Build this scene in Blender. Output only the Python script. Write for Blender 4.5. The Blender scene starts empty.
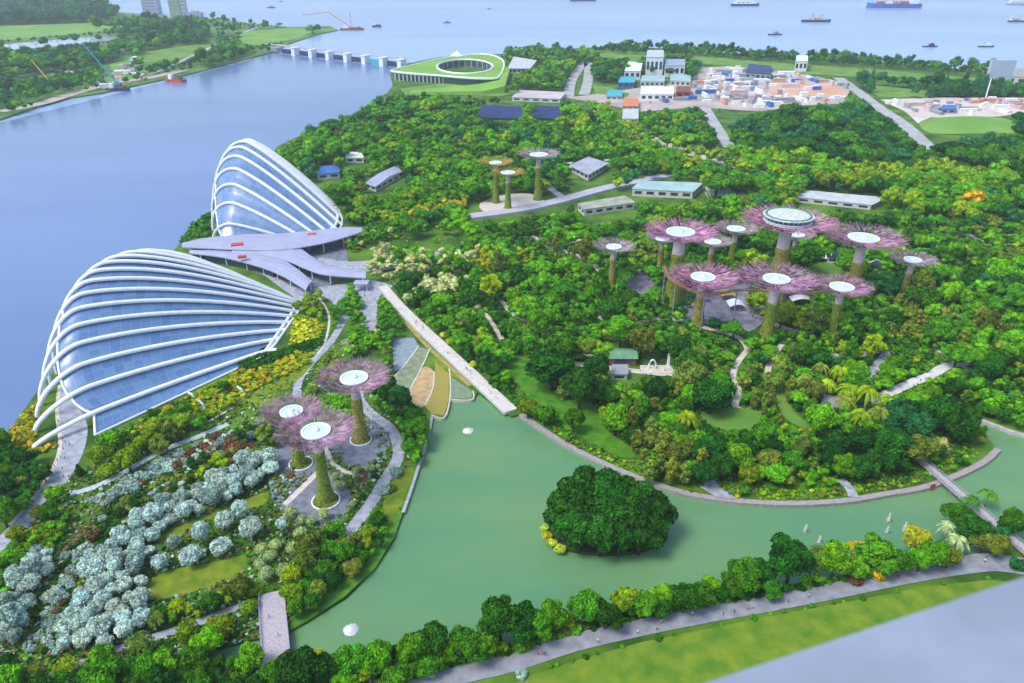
import bpy, bmesh, math, random
import numpy as np
from mathutils import Vector, Matrix
from mathutils.geometry import tessellate_polygon
R = math.radians
random.seed(11)
scn = bpy.context.scene
COL = scn.collection

# ------------------------------------------------------------------ camera, sky, sun, exposure
F, PITCH, EYE = 750.0, R(27.5), 190.0
cs, sn = math.cos(PITCH), math.sin(PITCH)
cam = bpy.data.cameras.new("camera")
cam_o = bpy.data.objects.new("camera", cam)
COL.objects.link(cam_o)
cam_o.location = (0, 0, EYE)
cam_o.rotation_euler = (R(90) - PITCH, 0, 0)
cam.sensor_width = 36
cam.lens = 36 * F / 1024
cam.clip_start, cam.clip_end = 0.05, 40000
cam.dof.use_dof = True
cam.dof.focus_distance = 420
cam.dof.aperture_fstop = 2.5
scn.camera = cam_o

SUN_EL, SUN_AZ = R(57), R(-118)          # azimuth from +Y, clockwise
world = bpy.data.worlds.new("World")
scn.world = world
world.use_nodes = True
wt = world.node_tree
sky = wt.nodes.new("ShaderNodeTexSky")
sky.sky_type = 'NISHITA'
sky.sun_disc = False
sky.sun_elevation = SUN_EL
sky.sun_rotation = SUN_AZ
sky.air_density, sky.dust_density = 1.0, 2.0
wt.links.new(sky.outputs[0], wt.nodes["Background"].inputs[0])
wt.nodes["Background"].inputs[1].default_value = 0.15
sun = bpy.data.lights.new("sun", 'SUN')
sun.energy, sun.angle, sun.color = 1.5, R(22), (1.0, 0.96, 0.9)
sun_o = bpy.data.objects.new("sun", sun)
COL.objects.link(sun_o)
sd = Vector((math.sin(SUN_AZ) * math.cos(SUN_EL), math.cos(SUN_AZ) * math.cos(SUN_EL), math.sin(SUN_EL)))
sun_o.rotation_euler = sd.to_track_quat('Z', 'Y').to_euler()
scn.view_settings.view_transform = 'Standard'
scn.view_settings.look = 'None'
scn.view_settings.exposure = 0.76
scn.view_settings.gamma = 1
scn.cycles.max_bounces = 5
scn.cycles.diffuse_bounces = 2
scn.cycles.glossy_bounces = 2
scn.cycles.volume_bounces = 0
scn.cycles.transparent_max_bounces = 8

# ------------------------------------------------------------------ projection helpers
def G(px, py, z=0.0):
    """where the sight line through a point of the photograph meets the level z"""
    u, v = (px - 512) / F, (341.5 - py) / F
    dx, dy, dz = u, cs + v * sn, -sn + v * cs
    t = (z - EYE) / dz
    return Vector((dx * t, dy * t, z))

def Q(p):
    z = p[2] - EYE
    d = p[1] * cs - z * sn
    h = p[1] * sn + z * cs
    return 512 + F * p[0] / d, 341.5 - F * h / d, d

def mpp(p):
    return Q(p)[2] / F

# ------------------------------------------------------------------ materials
MATS = {}
def mat(name, col, rough=0.7, var=0.0, scale=0.3, col2=None, metal=0.0, bump=0.0, spec=0.3, detail=4.0, coords='Object', contrast=(0.35, 0.65)):
    if name in MATS:
        return MATS[name]
    m = bpy.data.materials.new(name)
    m.use_nodes = True
    nt = m.node_tree
    b = nt.nodes["Principled BSDF"]
    b.inputs["Roughness"].default_value = rough
    b.inputs["Metallic"].default_value = metal
    b.inputs["Specular IOR Level"].default_value = spec
    c = tuple(col) + (1,)
    b.inputs["Base Color"].default_value = c
    if var or col2 or bump:
        tc = nt.nodes.new("ShaderNodeTexCoord")
        n = nt.nodes.new("ShaderNodeTexNoise")
        n.inputs["Scale"].default_value = scale
        n.inputs["Detail"].default_value = detail
        nt.links.new(tc.outputs[coords], n.inputs["Vector"])
        rp = nt.nodes.new("ShaderNodeValToRGB")
        rp.color_ramp.elements[0].position, rp.color_ramp.elements[1].position = contrast
        c2 = tuple(col2) + (1,) if col2 else tuple(x * (1 + var) for x in col) + (1,)
        c1 = c if col2 else tuple(x * (1 - var) for x in col) + (1,)
        rp.color_ramp.elements[0].color, rp.color_ramp.elements[1].color = c1, c2
        nt.links.new(n.outputs["Fac"], rp.inputs[0])
        nt.links.new(rp.outputs[0], b.inputs["Base Color"])
        if bump:
            bp = nt.nodes.new("ShaderNodeBump")
            bp.inputs["Strength"].default_value = bump
            bp.inputs["Distance"].default_value = 0.3
            nt.links.new(n.outputs["Fac"], bp.inputs["Height"])
            nt.links.new(bp.outputs[0], b.inputs["Normal"])
    MATS[name] = m
    return m

def water_mat(name, col, col2, rough, wave, scale, big=0.006):
    m = bpy.data.materials.new(name)
    m.use_nodes = True
    nt = m.node_tree
    b = nt.nodes["Principled BSDF"]
    b.inputs["Roughness"].default_value = rough
    b.inputs["IOR"].default_value = 1.33
    tc = nt.nodes.new("ShaderNodeTexCoord")
    n = nt.nodes.new("ShaderNodeTexNoise")
    n.inputs["Scale"].default_value = scale
    n.inputs["Detail"].default_value = 5
    n2 = nt.nodes.new("ShaderNodeTexNoise")
    n2.inputs["Scale"].default_value = big
    n2.inputs["Detail"].default_value = 3
    mp = nt.nodes.new("ShaderNodeMapping")
    mp.inputs["Scale"].default_value = (0.45, 1.3, 1)
    mp.inputs["Rotation"].default_value = (0, 0, 0.25)
    nt.links.new(tc.outputs["Object"], mp.inputs[0])
    for k in (n, n2):
        nt.links.new(mp.outputs[0], k.inputs["Vector"])
    mx = nt.nodes.new("ShaderNodeMix")
    mx.data_type = 'RGBA'
    mx.inputs[6].default_value = tuple(col) + (1,)
    mx.inputs[7].default_value = tuple(col2) + (1,)
    mr = nt.nodes.new("ShaderNodeMapRange")
    mr.inputs[1].default_value, mr.inputs[2].default_value = 0.35, 0.65
    nt.links.new(n2.outputs["Fac"], mr.inputs[0])
    nt.links.new(mr.outputs[0], mx.inputs[0])
    nt.links.new(mx.outputs[2], b.inputs["Base Color"])
    bp = nt.nodes.new("ShaderNodeBump")
    bp.inputs["Strength"].default_value = wave
    bp.inputs["Distance"].default_value = 0.5
    nt.links.new(n.outputs["Fac"], bp.inputs["Height"])
    nt.links.new(bp.outputs[0], b.inputs["Normal"])
    return m

def leaf_mat(name, source):
    """leaves: the plant's own colour with lighter and darker sprays"""
    m = bpy.data.materials.new(name)
    m.use_nodes = True
    nt = m.node_tree
    b = nt.nodes["Principled BSDF"]
    b.inputs["Roughness"].default_value = 0.65
    b.inputs["Specular IOR Level"].default_value = 0.04
    oi = nt.nodes.new("ShaderNodeObjectInfo")
    tc = nt.nodes.new("ShaderNodeTexCoord")
    n = nt.nodes.new("ShaderNodeTexNoise")
    n.inputs["Detail"].default_value = 3
    if source == 'object':
        colour = oi.outputs["Color"]
        n.inputs["Scale"].default_value = 2.6
        va = nt.nodes.new("ShaderNodeVectorMath")
        nt.links.new(tc.outputs["Object"], va.inputs[0])
        nt.links.new(oi.outputs["Random"], va.inputs[1])
        nt.links.new(va.outputs[0], n.inputs["Vector"])
    else:
        at = nt.nodes.new("ShaderNodeAttribute")
        at.attribute_name = "tint"
        colour = at.outputs["Color"]
        n.inputs["Scale"].default_value = 0.35
        nt.links.new(tc.outputs["Object"], n.inputs["Vector"])
    mr = nt.nodes.new("ShaderNodeMapRange")
    mr.inputs[1].default_value, mr.inputs[2].default_value = 0.3, 0.7
    mr.inputs[3].default_value, mr.inputs[4].default_value = 0.42, 1.75
    nt.links.new(n.outputs["Fac"], mr.inputs[0])
    mx = nt.nodes.new("ShaderNodeMix")
    mx.data_type = 'RGBA'
    mx.blend_type = 'MULTIPLY'
    mx.inputs[0].default_value = 1
    nt.links.new(colour, mx.inputs[6])
    nt.links.new(mr.outputs[0], mx.inputs[7])
    nt.links.new(mx.outputs[2], b.inputs["Base Color"])
    return m

LEAF = leaf_mat("foliage", 'object')
LEAF_T = leaf_mat("woodland_foliage", 'attr')
BARK = mat("bark", (0.09, 0.065, 0.045), 0.9, 0.4, 3)
PALE_BARK = mat("pale_bark", (0.38, 0.34, 0.28), 0.9, 0.3, 3)
WHITE = mat("white_steel", (0.82, 0.85, 0.88), 0.4, 0.05, 0.4)
CONC = mat("concrete", (0.42, 0.42, 0.42), 0.85, 0.15, 0.4)
PAVE = mat("grey_paving", (0.34, 0.36, 0.42), 0.85, 0.22, 0.35)
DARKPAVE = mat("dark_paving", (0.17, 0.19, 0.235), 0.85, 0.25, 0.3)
LIGHTPATH = mat("pale_path", (0.58, 0.54, 0.47), 0.85, 0.12, 0.5)
ASPHALT = mat("asphalt", (0.25, 0.265, 0.30), 0.85, 0.18, 0.25)
FARROAD = mat("far_road", (0.40, 0.41, 0.42), 0.85, 0.15, 0.05)
LAWN = mat("lawn", (0.09, 0.18, 0.008), 0.9, 0, 0.2, col2=(0.22, 0.27, 0.012), detail=6)
LAWN_FAR = mat("far_lawn", (0.085, 0.23, 0.025), 0.9, 0, 0.03, col2=(0.20, 0.32, 0.05), detail=6)
DKMETAL = mat("dark_metal", (0.05, 0.055, 0.065), 0.5)
GREY = mat("grey_metal", (0.30, 0.32, 0.36), 0.5, 0.1, 1)
ROOFM = mat("standing_seam_roof", (0.38, 0.40, 0.54), 0.45, 0.06, 0.15, metal=0.1)
GLASSD = mat("dark_glass", (0.03, 0.05, 0.08), 0.08, spec=0.6)
RED = mat("red_paint", (0.5, 0.07, 0.05), 0.6, 0.2, 0.3)
BLUE = mat("blue_paint", (0.05, 0.16, 0.5), 0.5, 0.15, 0.3)
NAVY = mat("navy_paint", (0.02, 0.04, 0.12), 0.5, 0.15, 0.3)
TEAL = mat("teal_paint", (0.05, 0.42, 0.50), 0.5)
ORANGE = mat("orange_paint", (0.65, 0.22, 0.08), 0.6, 0.2, 0.3)
YELLOWP = mat("yellow_paint", (0.75, 0.48, 0.05), 0.6)
BROWN = mat("rust_brown", (0.22, 0.09, 0.06), 0.8, 0.3, 0.5)
DECK = mat("timber_deck", (0.42, 0.38, 0.42), 0.8, 0.2, 1.5)
SPRAY = mat("fountain_spray", (0.9, 0.93, 0.95), 0.6, bump=0.6, scale=4)
SPRAY.node_tree.nodes["Principled BSDF"].inputs["Alpha"].default_value = 0.72

def glass_mat():
    m = bpy.data.materials.new("dome_glazing")
    m.use_nodes = True
    nt = m.node_tree
    b = nt.nodes["Principled BSDF"]
    b.inputs["Roughness"].default_value = 0.22
    b.inputs["IOR"].default_value = 2.1
    uv = nt.nodes.new("ShaderNodeUVMap")
    bk = nt.nodes.new("ShaderNodeTexBrick")
    bk.offset = 0.0
    bk.inputs["Color1"].default_value = (0.075, 0.17, 0.36, 1)
    bk.inputs["Color2"].default_value = (0.125, 0.25, 0.45, 1)
    bk.inputs["Mortar"].default_value = (0.19, 0.30, 0.50, 1)
    bk.inputs["Scale"].default_value = 1
    bk.inputs["Mortar Size"].default_value = 0.022
    bk.inputs["Brick Width"].default_value = 1.0
    bk.inputs["Row Height"].default_value = 1.0
    nt.links.new(uv.outputs[0], bk.inputs["Vector"])
    nt.links.new(bk.outputs["Color"], b.inputs["Base Color"])
    return m
GLASS = glass_mat()

# ------------------------------------------------------------------ mesh helpers
def link(name, me, m=None, parent=None):
    o = bpy.data.objects.new(name, me)
    COL.objects.link(o)
    if m is not None and me is not None and not me.materials:
        me.materials.append(m)
    if parent is not None:
        o.parent = parent
    return o

def tag(o, label=None, cat=None, group=None, kind=None):
    if label: o["label"] = label
    if cat: o["category"] = cat
    if group: o["group"] = group
    if kind: o["kind"] = kind
    return o

def empty(name, loc, label=None, cat=None, group=None, rz=0):
    o = bpy.data.objects.new(name, None)
    COL.objects.link(o)
    o.location = loc
    o.rotation_euler = (0, 0, rz)
    return tag(o, label, cat, group)

class MB:
    def __init__(s):
        s.v, s.f = [], []
    def quad(s, a, b, c, d):
        n = len(s.v)
        s.v += [tuple(a), tuple(b), tuple(c), tuple(d)]
        s.f.append((n, n + 1, n + 2, n + 3))
    def box(s, c, size, rz=0.0, taper=1.0):
        x, y, z = size[0] / 2, size[1] / 2, size[2] / 2
        n = len(s.v)
        ca, sa = math.cos(rz), math.sin(rz)
        for dz in (-z, z):
            k = taper if dz > 0 else 1
            for dx, dy in ((-x, -y), (x, -y), (x, y), (-x, y)):
                dx, dy = dx * k, dy * k
                s.v.append((c[0] + dx * ca - dy * sa, c[1] + dx * sa + dy * ca, c[2] + dz))
        s.f += [(n + 3, n + 2, n + 1, n), (n + 4, n + 5, n + 6, n + 7)]
        for i in range(4):
            j = (i + 1) % 4
            s.f.append((n + i, n + j, n + 4 + j, n + 4 + i))
    def tube(s, pts, rad, sides=6, cap=True):
        pts = [Vector(p) for p in pts]
        if not hasattr(rad, '__len__'):
            rad = [rad] * len(pts)
        n0 = len(s.v)
        for i, p in enumerate(pts):
            d = (pts[min(i + 1, len(pts) - 1)] - pts[max(i - 1, 0)])
            d = d.normalized() if d.length > 1e-9 else Vector((0, 0, 1))
            a = d.orthogonal() if abs(d.z) > 0.95 else d.cross(Vector((0, 0, 1)))
            a.normalize()
            b = d.cross(a)
            for k in range(sides):
                t = 2 * math.pi * k / sides
                s.v.append(tuple(p + (a * math.cos(t) + b * math.sin(t)) * rad[i]))
        for i in range(len(pts) - 1):
            for k in range(sides):
                j = (k + 1) % sides
                a, b = n0 + i * sides, n0 + (i + 1) * sides
                s.f.append((a + k, b + k, b + j, a + j))
        if cap:
            s.f.append(tuple(n0 + k for k in range(sides)))
            e = n0 + (len(pts) - 1) * sides
            s.f.append(tuple(e + k for k in reversed(range(sides))))
    def lathe(s, prof, seg=24, c=(0, 0, 0), cap=False):
        n0 = len(s.v)
        for r, z in prof:
            for k in range(seg):
                t = 2 * math.pi * k / seg
                s.v.append((c[0] + r * math.cos(t), c[1] + r * math.sin(t), c[2] + z))
        for i in range(len(prof) - 1):
            for k in range(seg):
                j = (k + 1) % seg
                a, b = n0 + i * seg, n0 + (i + 1) * seg
                s.f.append((a + k, a + j, b + j, b + k))
        if cap:
            e = n0 + (len(prof) - 1) * seg
            s.f.append(tuple(e + k for k in range(seg)))
    def prism(s, poly, z0, z1, holes=()):
        """poly and holes: lists of (x, y); filled top and sides"""
        loops = [[Vector((p[0], p[1], 0)) for p in poly]] + [[Vector((p[0], p[1], 0)) for p in h] for h in holes]
        tri = tessellate_polygon(loops)
        flat = [p for l in loops for p in l]
        n = len(s.v)
        s.v += [(p.x, p.y, z1) for p in flat]
        for t in tri:
            a, b, c = (flat[i] for i in t)
            cr = (b.x - a.x) * (c.y - a.y) - (b.y - a.y) * (c.x - a.x)
            if abs(cr) < 1e-9: continue
            s.f.append(tuple(n + i for i in (t if cr > 0 else (t[0], t[2], t[1]))))
        if z0 is not None and z0 < z1:
            for l in loops:
                m = len(s.v)
                k = len(l)
                s.v += [(p.x, p.y, z1) for p in l] + [(p.x, p.y, z0) for p in l]
                for i in range(k):
                    j = (i + 1) % k
                    s.f.append((m + i, m + k + i, m + k + j, m + j))
    def mesh(s, name, smooth=False):
        me = bpy.data.meshes.new(name)
        me.from_pydata(s.v, [], s.f)
        if smooth:
            me.polygons.foreach_set("use_smooth", [True] * len(me.polygons))
        me.update()
        return me
    def build(s, name, m, parent=None, smooth=False):
        return link(name, s.mesh(name, smooth), m, parent)

def catmull(pts, n=6, closed=False):
    P = [Vector(p) for p in pts]
    out = []
    N = len(P)
    rng = range(N if closed else N - 1)
    for i in rng:
        if closed:
            a, b, c, d = P[i - 1], P[i], P[(i + 1) % N], P[(i + 2) % N]
        else:
            a, b, c, d = P[max(i - 1, 0)], P[i], P[i + 1], P[min(i + 2, N - 1)]
        for k in range(n):
            t = k / n
            out.append(0.5 * ((2 * b) + (c - a) * t + (2 * a - 5 * b + 4 * c - d) * t * t + (3 * b - a - 3 * c + d) * t ** 3))
    if not closed:
        out.append(P[-1])
    return out

def inpoly(x, y, poly):
    c = False
    j = len(poly) - 1
    for i in range(len(poly)):
        xi, yi = poly[i]
        xj, yj = poly[j]
        if (yi > y) != (yj > y) and x < (xj - xi) * (y - yi) / (yj - yi) + xi:
            c = not c
        j = i
    return c

ZS = [0.03]
EXCL = []           # visible ground that no crown may cover, in picture units
def exclude(poly, depth=1e9):
    xs, ys = [p[0] for p in poly], [p[1] for p in poly]
    EXCL.append((min(xs), min(ys), max(xs), max(ys), poly, depth))

def sheet(name, px, m, smooth=0, keep=True, z=None, world=False):
    """a flat ground surface, its outline read off at ground level"""
    if z is None:
        ZS[0] += 0.008
        z = ZS[0]
    pts = [tuple(p) for p in px]
    if smooth:
        pts = [(p.x, p.y) for p in catmull([(a, b, 0) for a, b in pts], smooth, True)]
    b = MB()
    b.prism([G(x, y)[:2] for x, y in pts], None, z)
    o = b.build(name, m)
    o["kind"] = "structure"
    if keep:
        exclude(pts)
    return o

def strip(name, px, width, m, keep=True, n=6, thick=0.0, kind="structure"):
    """a path or road of real width along a centre line"""
    ZS[0] += 0.008
    z = ZS[0] + thick
    W = catmull([G(x, y) for x, y in px], n)
    if not hasattr(width, '__len__'):
        width = [width] * len(px)
    ws = []
    for i in range(len(px) - 1):
        for k in range(n):
            ws.append(width[i] + (width[i + 1] - width[i]) * k / n)
    ws.append(width[-1])
    L, Rr = [], []
    for i, p in enumerate(W):
        d = (W[min(i + 1, len(W) - 1)] - W[max(i - 1, 0)])
        d.z = 0
        d.normalize()
        nn = Vector((-d.y, d.x, 0)) * ws[i] / 2
        L.append(p + nn)
        Rr.append(p - nn)
    b = MB()
    for i in range(len(W) - 1):
        a, c, d, e = L[i], L[i + 1], Rr[i + 1], Rr[i]
        b.quad((e.x, e.y, z), (d.x, d.y, z), (c.x, c.y, z), (a.x, a.y, z))
        if thick:
            b.quad((a.x, a.y, 0), (a.x, a.y, z), (c.x, c.y, z), (c.x, c.y, 0))
            b.quad((e.x, e.y, z), (e.x, e.y, 0), (d.x, d.y, 0), (d.x, d.y, z))
    if thick:
        for q, w in ((L[0], Rr[0]), (Rr[-1], L[-1])):
            b.quad((q.x, q.y, 0), (w.x, w.y, 0), (w.x, w.y, z), (q.x, q.y, z))
    o = b.build(name, m)
    if kind: o["kind"] = kind
    if keep:
        for i in range(0, len(W) - 1):
            quad = [Q(v)[:2] for v in (L[i], L[i + 1], Rr[i + 1], Rr[i])]
            exclude(quad)
    return o

# ------------------------------------------------------------------ water and land
sea = MB()
sea.prism([(-9000, -300), (9000, -300), (9000, 9000), (-9000, 9000)], None, -2.0)
tag(sea.build("sea", water_mat("sea_water", (0.24, 0.37, 0.60), (0.33, 0.46, 0.68), 0.25, 0.25, 0.05, 0.0016)), kind="structure")

SHORE = [(1500, 103), (1250, 90), (1120, 82), (1024, 75), (960, 69), (900, 64), (840, 58), (760, 55), (700, 51), (640, 47), (600, 47), (560, 49),
         (520, 52), (500, 54), (470, 55), (440, 57), (404, 64), (390, 73), (393, 85), (388, 92), (370, 104), (340, 121), (310, 131), (278, 146), (262, 165), (235, 195), (205, 214), (186, 232),
         (178, 246), (150, 280), (100, 320), (62, 360), (42, 385), (20, 415), (5, 437), (-20, 462), (-60, 500), (-130, 560), (-250, 700)]
far_side = [G(x, y)[:2] for x, y in SHORE]
land_loop = far_side + [(-160, 60), (-100, -40), (200, -40), (500, 60), (2600, 1250)]
LAKE = [(432, 416), (444, 418), (450, 400), (472, 400), (478, 392), (511, 416), (520, 414), (545, 432), (575, 450), (610, 467), (650, 483), (690, 495), (730, 501),
        (770, 504), (810, 504), (850, 501), (885, 495), (925, 488), (960, 475), (985, 462), (997, 449), (990, 440), (980, 426), (975, 419), (1000, 428), (1024, 436), (1100, 455), (1200, 490),
        (1180, 540), (1100, 545), (1024, 548), (985, 551), (940, 557), (870, 572), (800, 583), (735, 591), (690, 599), (620, 610), (560, 624), (500, 646), (440, 661), (400, 671),
        (350, 669), (320, 666), (290, 664), (250, 668), (205, 662), (215, 648), (250, 640), (289, 631), (307, 621), (345, 597), (375, 568), (394, 538), (403, 512), (411, 492), (420, 462), (428, 437)]
lake_loop = [G(x, y)[:2] for x, y in LAKE]
GROUND = mat("garden_ground", (0.025, 0.085, 0.006), 0.95, 0, 0.045, col2=(0.11, 0.235, 0.015), detail=8)
b = MB()
b.prism(land_loop, -3.2, 0.0, [lake_loop])
tag(b.build("ground", GROUND), kind="structure")
b = MB()
lk = [G(x, y) for x, y in LAKE]
cxy = Vector((sum(p.x for p in lk) / len(lk), sum(p.y for p in lk) / len(lk), 0))
b.prism(lake_loop, None, -1.1)
tag(b.build("lake", water_mat("lake_water", (0.100, 0.252, 0.124), (0.145, 0.285, 0.116), 0.05, 0.10, 0.35, 0.02)), kind="structure")

b = MB()
b.prism([G(x, y)[:2] for x, y in ((404, 66), (268, 51), (240, 62), (150, 84), (0, 121), (-300, 180), (-700, 400), (-500, 900), (-200, 690), (60, 400), (210, 250), (300, 160), (395, 100))], None, -1.93)
tag(b.build("river", water_mat("river_water", (0.115, 0.19, 0.36), (0.155, 0.24, 0.43), 0.20, 0.22, 0.08, 0.004)), kind="structure")

# far bank of the river
FARBANK = [(-300, 175), (-100, 142), (0, 119), (30, 109), (60, 99), (100, 93), (118, 89), (150, 82), (180, 76), (212, 68), (240, 60), (268, 53), (290, 43), (318, 34), (338, 30), (330, 26), (290, 27), (250, 23),
           (215, 18), (205, 19), (180, 18), (140, 14), (118, 12), (60, -2), (0, -6), (-200, -2), (-600, 20)]
b = MB()
b.prism([G(x, y)[:2] for x, y in FARBANK], -3.2, 0.1)
tag(b.build("far_ground", mat("far_ground", (0.06, 0.16, 0.03), 0.95, 0, 0.008, col2=(0.16, 0.29, 0.06), detail=8)), kind="structure")

# lakeside promenade edges
def kerb(name, px, width, m, z0, z1, n=5):
    W = catmull([G(x, y) for x, y in px], n)
    b = MB()
    prev = None
    for i, p in enumerate(W):
        d = (W[min(i + 1, len(W) - 1)] - W[max(i - 1, 0)]).normalized()
        nn = Vector((-d.y, d.x, 0)) * width / 2
        cur = (p + nn, p - nn)
        if prev:
            (a, e), (c, f) = prev, cur
            up = lambda v, z: (v.x, v.y, z)
            b.quad(up(e, z1), up(f, z1), up(c, z1), up(a, z1))
            b.quad(up(a, z0), up(a, z1), up(c, z1), up(c, z0))
            b.quad(up(e, z1), up(e, z0), up(f, z0), up(f, z1))
        prev = cur
    return b.build(name, m)
tag(kerb("lake_promenade", [(521, 414), (545, 431), (575, 449), (610, 466), (650, 482), (690, 494), (730, 500), (770, 503), (810, 503), (850, 500), (885, 494), (925, 487), (960, 474), (985, 461), (998, 449)], 2.6, mat("promenade_stone", (0.33, 0.30, 0.30), 0.85, 0.15, 0.8), -3.1, 0.25), kind="structure")
tag(kerb("inlet_quay_path", [(976, 418), (1000, 427), (1024, 435), (1100, 454)], 2.2, CONC, -3.1, 0.27), kind="structure")
tag(kerb("lake_bank_path", [(432, 417), (428, 437), (420, 462), (411, 490), (403, 513)], 1.2, CONC, -3.1, 0.3), kind="structure")
tag(sheet("shore_grass", [(402, 515), (411, 490), (418, 466), (402, 470), (388, 500), (380, 530), (372, 545), (350, 570), (320, 595), (295, 610), (289, 630), (307, 620), (345, 596), (375, 567), (394, 537)], mat("bank_grass", (0.05, 0.20, 0.015), 0.9, 0, 0.4, col2=(0.10, 0.26, 0.02)), keep=False))

# ------------------------------------------------------------------ ground surfaces near the viewer
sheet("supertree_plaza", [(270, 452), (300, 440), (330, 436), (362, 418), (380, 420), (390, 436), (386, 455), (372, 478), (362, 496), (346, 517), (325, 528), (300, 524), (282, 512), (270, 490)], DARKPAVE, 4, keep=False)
for pg in ([(284, 500), (306, 480), (320, 476), (342, 480), (352, 492), (345, 514), (325, 523), (302, 519)], [(272, 450), (290, 446), (292, 466), (276, 476)], [(344, 440), (374, 438), (380, 452), (362, 466), (342, 462)], [(290, 455), (316, 455), (316, 474), (296, 474)]):
    exclude(pg)
strip("plaza_path", [(318, 472), (300, 490), (284, 505)], 2.6, LIGHTPATH)
strip("plaza_cross_path", [(325, 447), (332, 462), (342, 470), (360, 476)], 2.2, LIGHTPATH)
strip("lakeside_path", [(356, 388), (362, 404), (374, 416), (390, 428), (398, 444), (397, 460), (385, 480), (374, 498), (362, 516), (345, 535)], 5.0, PAVE)
strip("garden_path", [(345, 318), (332, 340), (312, 362), (299, 380), (297, 398)], 4.2, PAVE)
strip("boundary_walk", [(318, 296), (329, 316), (324, 344), (306, 364), (270, 388), (236, 406), (205, 424)], 1.3, LIGHTPATH)
strip("dome_promenade", [(70, 372), (68, 400), (74, 430), (70, 455), (58, 480), (30, 515), (0, 545), (-40, 585)], [6, 8, 11, 10, 8, 7, 7, 7], PAVE)
strip("dome_edge_walk", [(60, 385), (57, 410), (60, 440), (56, 462), (38, 492), (10, 525)], 1.6, LIGHTPATH, keep=False)
strip("silver_walk", [(70, 494), (95, 487), (125, 472), (160, 452), (195, 438), (228, 424)], 3.2, mat("blue_paving", (0.45, 0.52, 0.58), 0.8, 0.15, 0.5))
strip("silver_row_path", [(0, 655), (25, 615), (48, 575), (70, 545), (95, 520)], 1.8, BROWN, keep=False)
strip("orchard_path", [(40, 680), (85, 662), (120, 648), (165, 634), (200, 622), (246, 604)], 3.0, PAVE)
sheet("orchard_lawn", [(142, 588), (165, 572), (215, 562), (246, 556), (240, 574), (200, 590), (152, 600)], LAWN, 3)
sheet("silver_lawn", [(160, 535), (200, 518), (240, 502), (268, 492), (262, 506), (225, 512), (190, 530), (165, 545)], LAWN, 3)
sheet("bank_lawn", [(383, 505), (392, 480), (404, 470), (414, 470), (407, 492), (398, 512), (388, 522)], LAWN, 3)
sheet("dome_lawn", [(232, 402), (270, 384), (300, 366), (314, 362), (300, 378), (278, 396), (250, 410)], LAWN, 3, keep=False)
# stepped ponds by the weir
sheet("upper_pond", [(392, 338), (414, 338), (419, 347), (402, 369), (394, 372)], mat("pond_slate", (0.24, 0.31, 0.36), 0.3, 0.15, 0.5))
sheet("reed_terrace", [(402, 369), (419, 347), (430, 350), (421, 368), (408, 393), (400, 390), (388, 383)], mat("terrace_sedge", (0.22, 0.27, 0.16), 0.8, 0.25, 0.3))
sheet("sand_terrace", [(422, 368), (434, 372), (433, 388), (425, 405), (418, 407), (408, 394)], mat("terrace_sand", (0.46, 0.33, 0.17), 0.8, 0.2, 0.3), 3)
sheet("ochre_terrace", [(435, 352), (449, 369), (449, 399), (444, 416), (432, 414), (425, 407), (434, 388), (435, 372)], mat("terrace_ochre", (0.36, 0.27, 0.07), 0.8, 0, 0.25, col2=(0.28, 0.28, 0.05)))
sheet("weir_pond", [(451, 377), (472, 391), (472, 399), (451, 399)], mat("weir_pool", (0.20, 0.27, 0.16), 0.3, 0.15, 0.5))
sheet("weir_grass", [(431, 350), (472, 390), (451, 376), (437, 364)], LAWN)
for nm, pts in (("weir_kerb", [(431, 415), (444, 418), (450, 399), (450, 376), (449, 369)]), ("terrace_kerb", [(430, 349), (422, 367), (408, 394)]), ("terrace_curb", [(434, 372), (433, 388), (425, 406)]), ("weir_front_kerb", [(450, 400), (472, 400), (473, 391)]), ("pond_kerb", [(419, 346), (402, 369), (388, 382)])):
    tag(kerb(nm, pts, 0.7, LIGHTPATH, -3.0, 0.35), kind="structure")
# promenade causeway
strip("promenade", [(383, 288), (400, 308), (422, 330), (450, 356), (480, 384), (511, 413)], [6.0, 6.5, 7, 7, 7, 7], mat("promenade_paving", (0.60, 0.57, 0.55), 0.8, 0.1, 0.4), thick=1.2)
strip("causeway_verge", [(405, 322), (430, 349), (450, 367), (470, 386)], 2.4, mat("verge_ochre", (0.32, 0.28, 0.10), 0.9, 0.2, 0.3), keep=False)
# near road and slope
strip("lakeside_road", [(380, 702), (450, 678), (512, 663), (575, 643), (640, 628), (700, 616), (768, 604), (840, 590), (900, 577), (960, 566), (1000, 563), (1060, 575)], [6.5] * 8 + [7, 8, 9, 9], ASPHALT, keep=True)
sheet("slope_lawn", [(470, 705), (530, 676), (580, 660), (640, 643), (768, 617), (850, 602), (920, 588), (990, 580), (1030, 585), (1100, 640), (900, 790), (500, 790)], mat("slope_grass", (0.065, 0.18, 0.010), 0.95, 0, 0.16, col2=(0.19, 0.265, 0.018), detail=7, contrast=(0.3, 0.7)), keep=True)
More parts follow.
